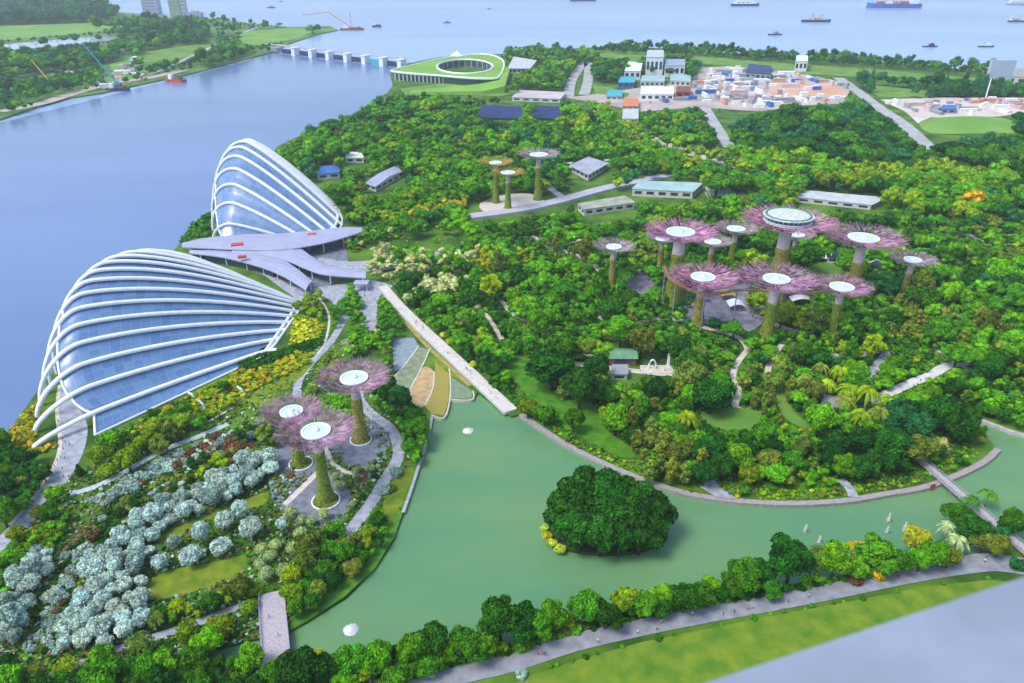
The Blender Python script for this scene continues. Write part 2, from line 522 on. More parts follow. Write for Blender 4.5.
# right garden paths
strip("winding_path", [(748, 350), (738, 362), (733, 376), (739, 392), (735, 406), (748, 412)], 3.2, LIGHTPATH)
strip("inlet_road", [(870, 402), (890, 393), (914, 382), (930, 376), (948, 366), (975, 362)], 5.5, mat("pale_road", (0.6, 0.6, 0.6), 0.85, 0.12, 0.3))
strip("inland_road", [(934, 348), (950, 358), (970, 370), (1000, 372)], 3.0, LIGHTPATH)
strip("service_road", [(868, 378), (878, 365), (889, 352)], 5, PAVE)
strip("hut_path", [(560, 362), (590, 366), (640, 372), (690, 376), (692, 372)], 4.5, LIGHTPATH)
strip("grove_path", [(526, 322), (545, 331), (562, 342)], 4.0, PAVE)
sheet("grove_plaza", [(622, 286), (632, 272), (660, 266), (700, 262), (760, 262), (800, 268), (815, 285), (790, 305), (765, 322), (748, 332), (735, 322), (700, 326), (684, 318), (650, 310), (630, 300)], mat("grove_paving", (0.26, 0.25, 0.31), 0.85, 0.25, 0.2), 3, keep=False)
for pg in ([(626, 290), (640, 274), (656, 282), (640, 302)], [(682, 318), (690, 306), (704, 312), (702, 326)], [(738, 316), (764, 314), (762, 332), (740, 332)], [(782, 300), (812, 288), (810, 302), (790, 314)], [(716, 304), (746, 300), (744, 314), (720, 316)]):
    exclude(pg)
sheet("amphitheatre_lawn", [(808, 264), (826, 260), (842, 268), (838, 282), (820, 276), (806, 270)], LAWN_FAR, 3)
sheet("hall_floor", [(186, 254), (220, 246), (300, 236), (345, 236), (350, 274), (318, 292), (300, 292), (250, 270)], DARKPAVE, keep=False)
sheet("dome_terrace", [(228, 258), (262, 268), (290, 286), (312, 292), (300, 302), (286, 292), (262, 274)], PAVE, keep=False)
sheet("entrance_forecourt", [(312, 290), (345, 284), (366, 280), (392, 286), (384, 292), (378, 302), (376, 330), (366, 332), (362, 312), (340, 322), (332, 302)], PAVE, 3, keep=False)
exclude([(362, 286), (390, 284), (378, 300), (375, 330), (367, 330), (364, 304)]); exclude([(322, 288), (345, 284), (346, 296), (334, 304)])
sheet("bus_road", [(318, 258), (350, 262), (392, 258), (430, 250), (455, 262), (462, 274), (440, 268), (405, 268), (370, 272), (330, 268)], PAVE, 3, keep=False)
exclude([(322, 264), (350, 254), (376, 253), (372, 259), (350, 268), (330, 270)]); exclude([(418, 240), (425, 238), (442, 254), (436, 256)]); exclude([(380, 234), (440, 230), (458, 233), (420, 237)])
sheet("dragonfly_meadow", [(742, 412), (760, 404), (772, 410), (764, 420), (748, 420)], LAWN_FAR, 3, keep=False)
sheet("lakeside_meadow", [(560, 405), (580, 398), (600, 412), (606, 430), (640, 455), (620, 458), (585, 440), (560, 425)], mat("meadow_grass", (0.035, 0.16, 0.006), 0.9, 0, 0.22, col2=(0.095, 0.265, 0.008), detail=8), 3)
sheet("bank_meadow", [(765, 420), (800, 428), (820, 440), (790, 445), (755, 438)], MATS["meadow_grass"], 3, keep=False)
sheet("curved_lawn", [(774, 388), (782, 385), (786, 400), (800, 418), (826, 430), (820, 434), (792, 424), (778, 408)], LAWN_FAR, 3)
sheet("terrace_meadow", [(702, 412), (735, 408), (762, 416), (744, 432), (710, 426)], LAWN_FAR, 3)
sheet("silver_garden_plaza", [(480, 204), (500, 196), (530, 194), (545, 202), (530, 210), (500, 214), (484, 212)], LIGHTPATH, 3)
strip("elevated_walk_road", [(470, 218), (520, 211), (560, 202), (600, 191), (640, 182), (670, 176)], 12, mat("pale_walk", (0.44, 0.43, 0.50), 0.85, 0.1, 0.1), thick=1.6)
strip("star_walk", [(566, 200), (552, 190), (545, 183)], 7, MATS["pale_walk"])
strip("garden_trail", [(700, 327), (738, 338), (749, 352)], 3.6, LIGHTPATH)
strip("pavilion_trail", [(560, 343), (585, 354), (610, 366)], 3, LIGHTPATH)
strip("wood_trail", [(500, 300), (512, 314), (526, 322)], 3, LIGHTPATH)
for pts, w_ in (([(768, 322), (790, 330), (812, 333)], 4), ([(820, 353), (850, 357), (880, 351)], 4), ([(955, 232), (975, 238), (990, 247)], 5), ([(468, 300), (488, 318), (502, 340)], 3), ([(598, 318), (630, 323), (660, 319), (684, 322)], 4), ([(782, 345), (771, 360), (766, 380)], 3.2), ([(560, 250), (590, 262), (606, 280)], 4), ([(935, 300), (960, 318), (990, 326)], 4), ([(530, 236), (556, 246), (580, 240)], 4)):
    strip("wood_path", pts, w_, LIGHTPATH)
sheet("promenade_meadow", [(506, 366), (528, 358), (545, 378), (562, 408), (548, 416), (526, 396)], MATS["meadow_grass"], 3)
sheet("pavilion_court", [(640, 366), (672, 366), (676, 374), (640, 374)], LIGHTPATH)
exclude([(642, 350), (660, 350), (662, 370), (642, 370)]); exclude([(664, 352), (672, 352), (672, 368), (664, 368)])
sheet("landing_path", [(700, 488), (706, 478), (712, 478), (722, 490), (738, 500), (716, 498)], PAVE)
strip("shore_path", [(840, 480), (850, 490), (853, 498)], 4, PAVE)

# ------------------------------------------------------------------ far surfaces
strip("curved_road", [(612, 122), (630, 130), (652, 138), (680, 150), (710, 160), (740, 168), (775, 176)], [8, 9, 11, 16, 14, 12, 10], mat("beige_road", (0.55, 0.50, 0.44), 0.85, 0.1, 0.05))
strip("loop_road", [(568, 98), (572, 80), (582, 66), (588, 64), (588, 80), (584, 95)], 16, FARROAD)
strip("yard_road", [(704, 106), (712, 120), (722, 136), (730, 148)], 14, FARROAD)
strip("expressway", [(838, 78), (858, 92), (876, 106), (900, 122), (918, 138), (930, 150)], 18, FARROAD)
sheet("works_yard", [(566, 98), (600, 94), (640, 88), (690, 82), (700, 68), (740, 66), (790, 72), (850, 84), (848, 104), (800, 106), (760, 112), (700, 108), (640, 112), (600, 104)], mat("works_ground", (0.34, 0.30, 0.27), 0.9, 0, 0.02, col2=(0.56, 0.49, 0.44), detail=8))
sheet("red_soil_yard", [(770, 86), (810, 83), (842, 88), (848, 97), (800, 100), (768, 96)], mat("red_soil", (0.60, 0.30, 0.18), 0.9, 0, 0.03, col2=(0.62, 0.44, 0.34), detail=8))
sheet("sand_yard", [(880, 100), (930, 98), (1030, 98), (1060, 108), (1000, 117), (930, 118), (918, 124), (905, 112)], mat("yard_sand", (0.55, 0.47, 0.40), 0.9, 0, 0.02, col2=(0.66, 0.60, 0.55), detail=8))
sheet("yard_lawn", [(920, 122), (950, 117), (1000, 118), (1018, 126), (1012, 134), (970, 134), (930, 134)], mat("bright_lawn", (0.12, 0.30, 0.035), 0.9, 0, 0.015, col2=(0.21, 0.38, 0.06), detail=8), 3)
sheet("loop_lawn", [(592, 84), (612, 88), (630, 94), (626, 98), (596, 94)], LAWN_FAR)
sheet("coast_lawn", [(540, 56), (580, 50), (640, 52), (700, 56), (760, 62), (820, 66), (880, 70), (940, 76), (1000, 80), (1000, 86), (900, 80), (800, 74), (700, 64), (600, 60)], LAWN_FAR, keep=False)
sheet("expressway_verge", [(858, 84), (900, 88), (935, 92), (930, 98), (880, 98)], LAWN_FAR)
sheet("hall_lawn", [(400, 89), (440, 84), (498, 84), (520, 92), (500, 97), (450, 95), (405, 96)], LAWN_FAR)
sheet("canal_pond", [(-60, 54), (0, 51), (40, 48), (90, 43), (124, 40), (122, 37), (80, 38), (0, 45), (-60, 48)], mat("pond_pale", (0.40, 0.50, 0.64), 0.15, 0.05, 0.01))
for nm, pg in (("golf_lawn", [(-60, 30), (0, 26), (60, 24), (120, 22), (130, 28), (90, 33), (0, 41), (-60, 46)]), ("river_lawn", [(110, 64), (130, 60), (134, 70), (124, 78), (112, 76)]), ("point_lawn", [(240, 32), (290, 28), (318, 30), (300, 38), (262, 46), (238, 46)]), ("inner_lawn", [(140, 52), (180, 46), (210, 44), (212, 52), (170, 62), (140, 64)])):
    sheet(nm, pg, MATS["bright_lawn"] if nm != "inner_lawn" else LAWN_FAR)
strip("river_road", [(-40, 84), (20, 76), (60, 70), (100, 84)], 12, FARROAD, keep=False)
strip("far_river_road", [(150, 75), (180, 62), (210, 48), (235, 36), (262, 26)], 10, FARROAD)
strip("river_works_path", [(0, 112), (40, 104), (80, 92), (110, 84), (150, 78), (185, 70)], 22, mat("works_mud", (0.42, 0.38, 0.32), 0.9, 0.2, 0.02))

# ================================================================== conservatories
FDOME = dict(L=[[-206.1, 264.8], [-212.1, 276.9], [-217.4, 288.4], [-222.0, 299.6], [-225.8, 310.2], [-228.8, 320.4], [-231.0, 330.2], [-232.5, 339.5], [-233.3, 348.4], [-233.2, 356.8], [-232.4, 364.7], [-230.8, 372.2], [-228.5, 379.2], [-225.4, 385.8]],
    R=[[-129.2, 356.2], [-132.2, 364.7], [-134.9, 372.4], [-137.2, 379.6], [-139.1, 386.1], [-140.6, 392.0], [-141.8, 397.2], [-142.5, 401.8], [-142.9, 405.8], [-143.0, 409.1], [-142.6, 411.8], [-141.9, 413.9], [-140.7, 415.3], [-139.2, 416.1]],
    h=[5.3, 12.5, 19.1, 25.0, 30.2, 34.8, 38.6, 41.6, 43.8, 45.2, 45.6, 45.2, 43.8, 41.4],
    tp=[0.231, 0.207, 0.188, 0.174, 0.165, 0.161, 0.161, 0.167, 0.178, 0.194, 0.214, 0.24, 0.271, 0.306], a=(1.601, 0.54), b=(1.582, -0.067), g0=(-184.0, 274.5), g1=(-126, 354), out=19.0, set=0.14)
CDOME = dict(L=[[-220.9, 528.0], [-228.9, 549.3], [-235.1, 567.7], [-239.4, 583.3], [-241.8, 596.0], [-242.4, 605.7], [-241.2, 612.6], [-238.1, 616.6], [-233.1, 617.6]],
    R=[[-169.5, 532.3], [-155.8, 531.3], [-145.5, 533.8], [-138.5, 539.8], [-134.7, 549.2], [-134.3, 562.1], [-137.2, 578.4], [-143.4, 598.2], [-152.9, 621.5]],
    h=[12.1, 23.5, 33.6, 42.2, 48.9, 53.5, 55.7, 55.1, 51.6], tp=[0.27, 0.271, 0.272, 0.274, 0.275, 0.278, 0.28, 0.283, 0.286], a=(2.094, 0.231), b=(1.251, 0.005), g0=(-208, 516), g1=(-172, 524), out=2.0, set=0.03, extra=[6.5, 7.5])

def dome(spec, root, glass_start, rib_w, rib_h, ends):
    n = len(spec['h'])
    T = [((i / 84.0) ** 1.6) for i in range(85)]
    def rib(k, t, drop=0.0, zs=1.0):
        f = k / (n - 1.0)
        i = min(int(k), n - 2)
        w = k - i
        tp = spec['tp'][i] * (1 - w) + spec['tp'][i + 1] * w
        ea, eb = spec['a'][0] + spec['a'][1] * f, spec['b'][0] + spec['b'][1] * f
        mixp = lambda A: Vector((A[i][0] * (1 - w) + A[i + 1][0] * w, A[i][1] * (1 - w) + A[i + 1][1] * w, 0))
        L, Rr = mixp(spec['L']), mixp(spec['R'])
        d = (Rr - L).normalized()
        Rr = Rr + d * spec['out'] * math.sin(math.pi * min(max(f, 0), 1)) ** 0.85
        h = spec['h'][i] * (1 - w) + spec['h'][i + 1] * w
        if t < tp:
            z = (1 - (1 - t / tp) ** ea) ** (1 / ea)
        else:
            z = 1 - ((t - tp) / (1 - tp)) ** eb
        p = L * (1 - t) + Rr * t
        p.z = max(h * z * zs - drop, 0.0)
        return p
    # ribs
    for k in list(range(n)) + spec.get('extra', []):
        P = [rib(min(k, n - 1.001) if k != int(k) else k, t) for t in T]
        for _ in range(3):
            P = [P[0]] + [(P[i - 1] + P[i] * 2 + P[i + 1]) / 4 for i in range(1, len(P) - 1)] + [P[-1]]
        b = MB()
        rows = []
        for i, p in enumerate(P):
            d = (P[min(i + 1, len(P) - 1)] - P[max(i - 1, 0)]).normalized()
            side = d.cross(Vector((0, 0, 1))).normalized()
            up = side.cross(d).normalized()
            a, c = side * rib_w / 2, up * rib_h / 2
            rows.append([p + a * .7 + c, p + a + c * .3, p + a * .8 - c, p - a * .8 - c, p - a + c * .3, p - a * .7 + c])
        for i in range(len(rows)):
            b.v += [tuple(v) for v in rows[i]]
        for i in range(len(rows) - 1):
            for q in range(6):
                r2 = (q + 1) % 6
                b.f.append((i * 6 + q, i * 6 + r2, i * 6 + 6 + r2, i * 6 + 6 + q))
        b.f.append(tuple(range(5, -1, -1)))
        e = (len(rows) - 1) * 6
        b.f.append(tuple(range(e, e + 6)))
        b.build("rib", WHITE, root)
    b = MB()
    b.tube([rib(k / 2.0, 1.0) + Vector((0, 0, .4)) for k in range(0, 2 * n - 2)], 0.8, 6)
    b.build("base_beam", WHITE, root)
    # glazed shell hung below the ribs: one row of panels for the near skirt, then from rib to rib
    def ts_at(k):
        g = glass_start + spec['set'] * math.exp(-k / 1.1)
        return [g + (ends - g) * i / 48.0 for i in range(49)]
    ts = ts_at(0)
    rows = []
    g0, g1 = Vector(spec['g0'] + (0,)), Vector(spec['g1'] + (0,))
    first = [rib(0, t, 1.6) for t in ts]
    for s in (0, 0.34, 0.67):
        row = []
        for i, t in enumerate(ts):
            u = i / 48.0
            gnd = g0.lerp(g1, u)
            row.append(gnd.lerp(first[i], s))
        rows.append(row)
    m_ = (n - 1) * 3
    for j in range(m_ + 1):
        k = j / 3.0
        sag = 1.0 + 0.9 * (0.5 - 0.5 * math.cos(2 * math.pi * k))
        rows.append([rib(min(k, n - 1.001), t, sag) for t in ts_at(k)])
    # far side comes down to the ground
    last = rows[-1]
    for s in (0.45, 1.0):
        rows.append([Vector((p.x - 14 * s, p.y + 30 * s * (0.4 + p.z / 60), p.z * (1 - s ** 1.6))) for p in last])
    me = bpy.data.meshes.new("glass_shell")
    V = [tuple(p) for r in rows for p in r]
    W = len(ts)
    Fc, UV = [], []
    for j in range(len(rows) - 1):
        for i in range(W - 1):
            Fc.append((j * W + i, j * W + i + 1, (j + 1) * W + i + 1, (j + 1) * W + i))
            UV += [(i * .5, j), ((i + 1) * .5, j), ((i + 1) * .5, j + 1), (i * .5, j + 1)]
    me.from_pydata(V, [], Fc)
    uvl = me.uv_layers.new()
    for i, c in enumerate(UV):
        uvl.data[i].uv = c
    me.polygons.foreach_set("use_smooth", [True] * len(me.polygons))
    link("glass_shell", me, GLASS, root)
    # glazed end wall over the promenade
    me = bpy.data.meshes.new("end_wall")
    V, Fc, UV = [], [], []
    for j in range(len(rows)):
        p = rows[j][0]
        q = Vector((p.x + 3.5, p.y + 1.0, 0)) if p.z > 2 else Vector((p.x + .3, p.y, 0))
        for s in range(7):
            V.append(tuple(q.lerp(p, s / 6.0)))
    for j in range(len(rows) - 1):
        for s in range(6):
            Fc.append((j * 7 + s, j * 7 + s + 1, (j + 1) * 7 + s + 1, (j + 1) * 7 + s))
            UV += [(s, j), (s + 1, j), (s + 1, j + 1), (s, j + 1)]
    me.from_pydata(V, [], Fc)
    uvl = me.uv_layers.new()
    for i, c in enumerate(UV):
        uvl.data[i].uv = c
    link("end_wall", me, GLASS, root)
    # white edge beams round the glass
    b = MB()
    b.tube([p + Vector((0, 0, .5)) for p in rows[0]], 0.55, 6)
    b.build("sill_beam", WHITE, root)
    b = MB()
    b.tube([rows[j][-1] + Vector((0, 0, .6)) for j in range(len(rows) - 2)], 1.1, 6)
    b.build("edge_beam", WHITE, root)
    b = MB()
    b.tube([rows[j][0] + Vector((0, 0, .3)) for j in range(len(rows) - 2)], 0.6, 6)
    b.build("edge_beam", WHITE, root)
    return rib

r0 = empty("glass_conservatory", (0, 0, 0), "wide low glass dome with many white ribs fanning over blue glazing beside the river", "conservatory", "shell-shaped glass conservatories")
dome(FDOME, r0, 0.085, 2.4, 1.5, 0.97)
r1 = empty("glass_conservatory", (0, 0, 0), "tall steep glass dome with white arched ribs behind the leaf-shaped grey roofs", "conservatory", "shell-shaped glass conservatories")
dome(CDOME, r1, 0.06, 2.2, 1.8, 0.965)
exclude([(35, 450), (36, 405), (45, 345), (60, 309), (85, 272), (128, 250), (200, 256), (250, 273), (284, 297), (294, 328), (272, 348), (235, 362), (190, 386), (97, 436), (80, 430)])
exclude([(211, 242), (211, 215), (222, 163), (255, 140), (280, 158), (310, 183), (341, 207), (343, 218), (325, 226), (300, 232), (285, 238)])

# leaf-shaped roofs of the entrance hall
hall = empty("entrance_hall", G(290, 258), "low entrance hall under three overlapping leaf-shaped grey metal roofs between the two domes", "hall")
hall_o = Vector(hall.location)
def leaf_roof(px, hw, z, arch):
    C = catmull([(x, y, w) for (x, y), w in zip(px, hw)], 8)
    b = MB()
    rows = []
    for i, p in enumerate(C):
        d = C[min(i + 1, len(C) - 1)] - C[max(i - 1, 0)]
        nx, ny = -d.y, d.x
        l = math.hypot(nx, ny)
        nx, ny = nx / l, ny / l
        A, B = G(p.x + nx * p.z, p.y + ny * p.z, z), G(p.x - nx * p.z, p.y - ny * p.z, z)
        row = []
        for s in range(9):
            t = s / 8.0
            q = A.lerp(B, t)
            seam = 0.18 if s in (2, 4, 6) else 0.0
            q.z = z + arch * math.sin(math.pi * t) - seam
            row.append(q - hall_o)
        rows.append(row)
    n = 9
    for r in rows:
        b.v += [tuple(v) for v in r]
    base = len(b.v)
    for r in rows:
        b.v += [(v.x, v.y, v.z - .7) for v in r]
    for i in range(len(rows) - 1):
        for s in range(8):
            a = i * n + s
            b.f.append((a, a + 1, a + n + 1, a + n))
            b.f.append((base + a, base + a + n, base + a + n + 1, base + a + 1))
        for s in (0, 8):
            a = i * n + s
            f = (a, a + n, base + a + n, base + a)
            b.f.append(f)
    for i in (0, len(rows) - 1):
        for s in range(8):
            a = i * n + s
            b.f.append((a, a + 1, base + a + 1, base + a))
    b.build("leaf_roof", ROOFM, hall)
    for s in (1, 7):
        bw = MB()
        for i in range(4, int(len(rows) * .62), 1):
            p, q = rows[i][s], rows[i + 1][s]
            bw.quad((p.x, p.y, -hall_o.z), (q.x, q.y, -hall_o.z), (q.x, q.y, q.z - .8), (p.x, p.y, p.z - .8))
        bw.build("glass_wall", GLASSD, hall)
    for i in range(3, len(rows), 6):
        for s in (1, 7):
            p = rows[i][s]
            t = MB()
            t.tube([(p.x, p.y, 0), (p.x, p.y, p.z - .4)], .35, 6)
            t.build("column", WHITE, hall)
    return rows
leaf_roof([(182, 245), (205, 243), (240, 242), (280, 241.5), (318, 237), (345, 232), (362, 229.5)], [2, 5, 7.5, 8.2, 7, 5, 2], 8.6, 1.3)
leaf_roof([(232, 250), (262, 250), (290, 253), (308, 262), (326, 270), (366, 274.5)], [2, 5, 8.2, 7, 4.6, 3.2], 7.2, 1.0)
leaf_roof([(190, 251.5), (222, 253), (250, 257), (272, 263), (290, 272), (309, 285.5)], [1.5, 4, 6.6, 7.6, 7, 5.5], 6.2, 1.0)
for x, y, w in ((237, 244, 5), (312, 234, 4), (242, 256, 3.5)):
    p = G(x, y, 9.8) - hall_o
    t = MB()
    t.box((p.x, p.y, p.z - .4), (w * 1.6, w, 1.1), .3)
    t.build("skylight", RED, hall)
exclude([(180, 246), (193, 238), (270, 234), (318, 228), (366, 226), (366, 236), (335, 240), (368, 270), (368, 279), (318, 277), (314, 290), (303, 289), (285, 278), (240, 262), (200, 254)])
t = empty("entry_canopy", G(362, 290), "small flat grey canopy on thin white posts at the promenade's start", "canopy")
b = MB(); b.box((0, 0, 5.2), (9, 7, .5)); b.build("canopy_roof", ROOFM, t)
for sx in (-3.8, 3.8):
    for sy in (-2.8, 2.8):
        b = MB(); b.tube([(sx, sy, 0), (sx, sy, 5)], .22, 6); b.build("post", WHITE, t)

# ================================================================== supertrees
def planted(name, c1, c2, c3):
    m = mat(name, c1, 0.95, 0, 1.1, col2=c2, bump=0.8, detail=6)
    return m
TRUNK_G = planted("planted_green", (0.06, 0.13, 0.010), (0.27, 0.31, 0.035), None)
TRUNK_B = planted("planted_brown", (0.12, 0.14, 0.022), (0.40, 0.32, 0.08), None)
NECK = mat("pale_neck", (0.52, 0.43, 0.48), 0.7, 0.22, 1.2)
PURP = mat("purple_rods", (0.40, 0.215, 0.335), 0.6, 0.55, 0.35)
PINK = mat("magenta_rods", (0.50, 0.225, 0.385), 0.6, 0.55, 0.30)
MAUVE = mat("mauve_rods", (0.38, 0.29, 0.34), 0.6, 0.45, 0.3)
GOLD = mat("yellow_rods", (0.40, 0.30, 0.07), 0.6, 0.3, 0.12)
RINGM = mat("ring_white", (0.72, 0.82, 0.84), 0.5)
RINGG = mat("ring_glass", (0.55, 0.66, 0.68), 0.35, 0.06, 0.9)
SUPER = []
def supertree(cx, cy, hw, bx, by, rods, trunk_m, label, trad=1.0, ring=0.36, building=False, density=1.0):
    p = G(bx, by)
    lo, hi = 4.0, 80.0
    for _ in range(40):
        h = (lo + hi) / 2
        if Q((p.x, p.y, h))[1] > cy: lo = h
        else: hi = h
    Rr = hw * mpp((p.x, p.y, h))
    rnd = random.Random(int(cx * 7 + cy))
    t = empty("supertree", p, label, "supertree", "steel tree towers with planted trunks", rnd.random() * 6)
    tr = Rr * 0.105 * trad + .5
    hn = h - Rr * 0.62                                # where the rods leave the trunk
    hn = max(hn, h * .55)
    b = MB()
    prof = []
    for i in range(15):
        s = i / 14.0
        prof.append((tr * (1.0 + 0.75 * (1 - s) ** 2.6) * (1 + rnd.uniform(-.06, .06)), -0.3 + (hn + .3) * s))
    b.lathe(prof, 20, cap=True)
    me = b.mesh("trunk", True)
    for v in me.vertices:
        k = 1 + rnd.uniform(-.07, .07)
        v.co.x *= k; v.co.y *= k
    link("trunk", me, trunk_m, t)
    b = MB()
    b.lathe([(tr * .93, hn - .5), (tr * .85, hn + (h - hn) * .4), (tr * 1.0, hn + (h - hn) * .7), (Rr * ring * .8, h - 1.2)], 20)
    b.build("neck", NECK, t, True)
    # rods: rise along the neck, spread flat over the ring, fork into twigs at the rim
    b = MB()
    n = int(76 * density)
    th = 0.0044 * Rr + 0.04
    for i in range(n):
        a0 = 2 * math.pi * i / n + rnd.uniform(-.02, .02)
        drift = rnd.uniform(-.14, .14)
        rr = Rr * (0.93 + rnd.uniform(-.05, .07))
        pts = []
        for r_, z_ in ((tr * 1.25 + Rr * .02, hn + (h - hn) * .66), (tr * 1.5 + Rr * .05, hn + (h - hn) * .78), (Rr * ring, h - 1.0), (Rr * .62, h - .35), (rr, h + .35 + Rr * .045 + rnd.uniform(-.3, .5))):
            a = a0 + drift * (r_ / Rr) ** 1.5
            pts.append((r_ * math.cos(a), r_ * math.sin(a), z_))
        b.tube(pts, [th * 1.2, th * 1.2, th * 1.15, th, th * .55], 3, False)
        ang = a0 + drift
        for q in range(4):
            r_a = Rr * rnd.uniform(.4, .74)
            aa = a0 + drift * (r_a / Rr) ** 1.5
            r_b = Rr * rnd.uniform(.80, 1.04)
            ab = aa + rnd.choice((-1, 1)) * rnd.uniform(.03, .15)
            zb = h + Rr * .045 + rnd.uniform(-.2, 1.1)
            b.tube([(r_a * math.cos(aa), r_a * math.sin(aa), h - .7 + .6 * r_a / Rr), ((r_a + r_b) / 2 * math.cos((aa + ab) / 2), (r_a + r_b) / 2 * math.sin((aa + ab) / 2), h - .2), (r_b * math.cos(ab), r_b * math.sin(ab), zb)], [th * .8, th * .7, th * .45], 3, False)
    for rq in (.5, .68, .86):
        cyc = [(Rr * rq * math.cos(2 * math.pi * i / 48), Rr * rq * math.sin(2 * math.pi * i / 48), h - .6 + .7 * rq) for i in range(49)]
        b.tube(cyc, th * .7, 3, False)
    b.build("canopy", rods, t)
    rg = Rr * ring
    b = MB()
    zt = h - .6
    b.lathe([(rg * .84, zt), (rg * .84, zt + .5), (rg, zt + .5), (rg, zt - .2), (rg * .84, zt - .2)], 40)
    b.build("ring", RINGM, t)
    b = MB()
    b.lathe([(rg * .85, zt + .25), (rg * .6, zt + .38), (rg * .58, zt + .30), (rg * .2, zt + .5)], 40)
    b.build("ring_deck", RINGG, t)
    b = MB()
    b.lathe([(rg * .24, zt + .45), (rg * .24, zt + .9), (rg * .10, zt + 1.2), (0.02, zt + 1.3)], 20)
    b.build("hub", RINGM, t, True)
    if building:
        R2 = Rr * .5
        b = MB()
        b.lathe([(R2 * .75, h - .2), (R2, h + .4), (R2, h + .9)], 40)
        b.build("observation_deck", RINGM, t)
        b = MB()
        b.lathe([(R2 * .86, h + .9), (R2 * .92, h + 2.7)], 40)
        w = b.build("glass_wall", mat("green_glass", (0.05, 0.16, 0.13), 0.15, 0.4, .5), t)
        for i in range(28):
            a = 2 * math.pi * i / 28
            b = MB()
            b.tube([(R2 * .88 * math.cos(a), R2 * .88 * math.sin(a), h + .9), (R2 * 1.0 * math.cos(a), R2 * math.sin(a), h + 3.2)], .28, 4)
            b.build("mullion", RINGM, w)
        b = MB()
        b.lathe([(R2 * 1.04, h + 2.7), (R2 * 1.04, h + 3.2), (R2 * .8, h + 3.4), (R2 * .55, h + 3.5), (R2 * .02, h + 3.8)], 40)
        rf = b.build("roof", mat("pale_roof", (0.55, 0.60, 0.70), 0.6, 0.25, 0.6), t)
        b = MB()
        b.lathe([(R2 * .97, h + 3.24), (R2 * .96, h + 3.7), (R2 * .9, h + 3.8), (R2 * .86, h + 3.4)], 40)
        b.build("roof_planting", mat("roof_green", (0.10, 0.25, 0.08), 0.9), rf)
    SUPER.append((bx, by, hw, h, p))
    # no crown over it: canopy ellipse and trunk
    el = [(cx + hw * math.cos(2 * math.pi * i / 16), cy + hw * .48 * math.sin(2 * math.pi * i / 16)) for i in range(16)]
    exclude(el, p.y)
    tw = max(2.5, hw * .12)
    exclude([(cx - tw, cy), (cx + tw, cy), (bx + tw * 1.4, by - 3), (bx - tw * 1.4, by - 3)], p.y + tr * 2)
    return t

S = supertree
S(355, 377, 39, 361, 440, PURP, TRUNK_B, "purple-topped supertree standing by the stepped ponds, farther back than its two neighbours", density=1.15)
S(294, 410.5, 32, 300, 465, PURP, TRUNK_G, "smallest of the three lakeside supertrees, its purple canopy overlapped by the front one", density=1.1)
S(320, 430, 41, 326, 501, PURP, TRUNK_G, "front lakeside supertree with a mossy green trunk in a round white-kerbed bed", density=1.2)
S(613, 246, 22, 611, 290, MAUVE, TRUNK_B, "slim pale supertree standing apart on the river side of the grove")
S(660, 238, 17, 659, 275, MAUVE, TRUNK_B, "small brown-trunked supertree half under the magenta canopy beside it", ring=.42)
S(710, 241, 20, 708, 279, MAUVE, TRUNK_B, "small pale supertree between the magenta-canopied one and the green-trunked one", ring=.42)
S(734, 228, 23, 731, 264, MAUVE, TRUNK_G, "dark green-trunked supertree just before the bistro-topped one", ring=.4)
S(793, 234, 19, 790, 271, MAUVE, TRUNK_G, "small supertree tucked under the bistro-topped one's inland rim", ring=.42)
S(680, 231, 38, 673, 302, PINK, TRUNK_G, "magenta-canopied supertree whose flared green base stands in the paved grove", trad=1.5, ring=.38)
S(775, 220, 47, 773, 304, PINK, TRUNK_B, "largest supertree, carrying a round glass-walled bistro on top", trad=1.25, ring=.5, building=True)
S(861, 237, 42, 850, 298, PURP, TRUNK_B, "broad purple supertree rising behind the white bandshell", trad=1.1, ring=.36)
S(909, 259, 24, 903, 297, MAUVE, TRUNK_B, "lone supertree on the inland edge of the grove, clear of the others", ring=.36)
S(772, 278, 42, 766, 339, PURP, TRUNK_G, "front supertree of the grove with a long yellow-green trunk", ring=.32)
S(702, 276, 36, 697, 325, PINK, TRUNK_B, "pink supertree in front of the grove beside red and yellow awnings", ring=.34)
S(838, 286, 30, 831, 336, PURP, TRUNK_G, "purple supertree with its trunk sunk in trees at the grove's inland front", ring=.4)
S(496, 162, 18, 496, 203, GOLD, TRUNK_G, "rear one of the two yellow-topped supertrees", ring=.36)
S(508, 172, 17.5, 508, 210, GOLD, TRUNK_G, "front one of the two yellow-topped supertrees", ring=.42)
S(540, 154, 22, 538, 200, MAUVE, TRUNK_G, "grey-mauve supertree beside the yellow-topped pair", ring=.42)

# round white-kerbed beds
def planter(bx, by, rad, label):
    p = G(bx, by)
    t = empty("round_bed", p, label, "flower bed", "round kerbed beds under supertrees")
    b = MB(); b.lathe([(rad * .9, .0), (rad * .9, .55), (rad, .55), (rad, 0)], 36); b.build("kerb", WHITE, t)
    b = MB()
    rr = random.Random(int(bx))
    for i in range(500):
        a, r_ = rr.uniform(0, 6.283), rad * .86 * math.sqrt(rr.uniform(.1, 1))
        z = rr.uniform(.2, 1.5) * (1.1 - r_ / rad * .6)
        b.box((r_ * math.cos(a), r_ * math.sin(a), z), (rr.uniform(.4, 1), rr.uniform(.3, .8), .12), a)
    b.build("planting", TRUNK_G, t)
planter(326, 501, 5.6, "round white-kerbed bed at the foot of the front lakeside supertree")
planter(301, 464, 5.0, "round white-kerbed bed at the foot of the smallest lakeside supertree")
planter(361, 440, 4.8, "round white-kerbed bed at the foot of the supertree by the stepped ponds")
planter(660, 276, 9, "broad round kerbed bed at the grove's river side")

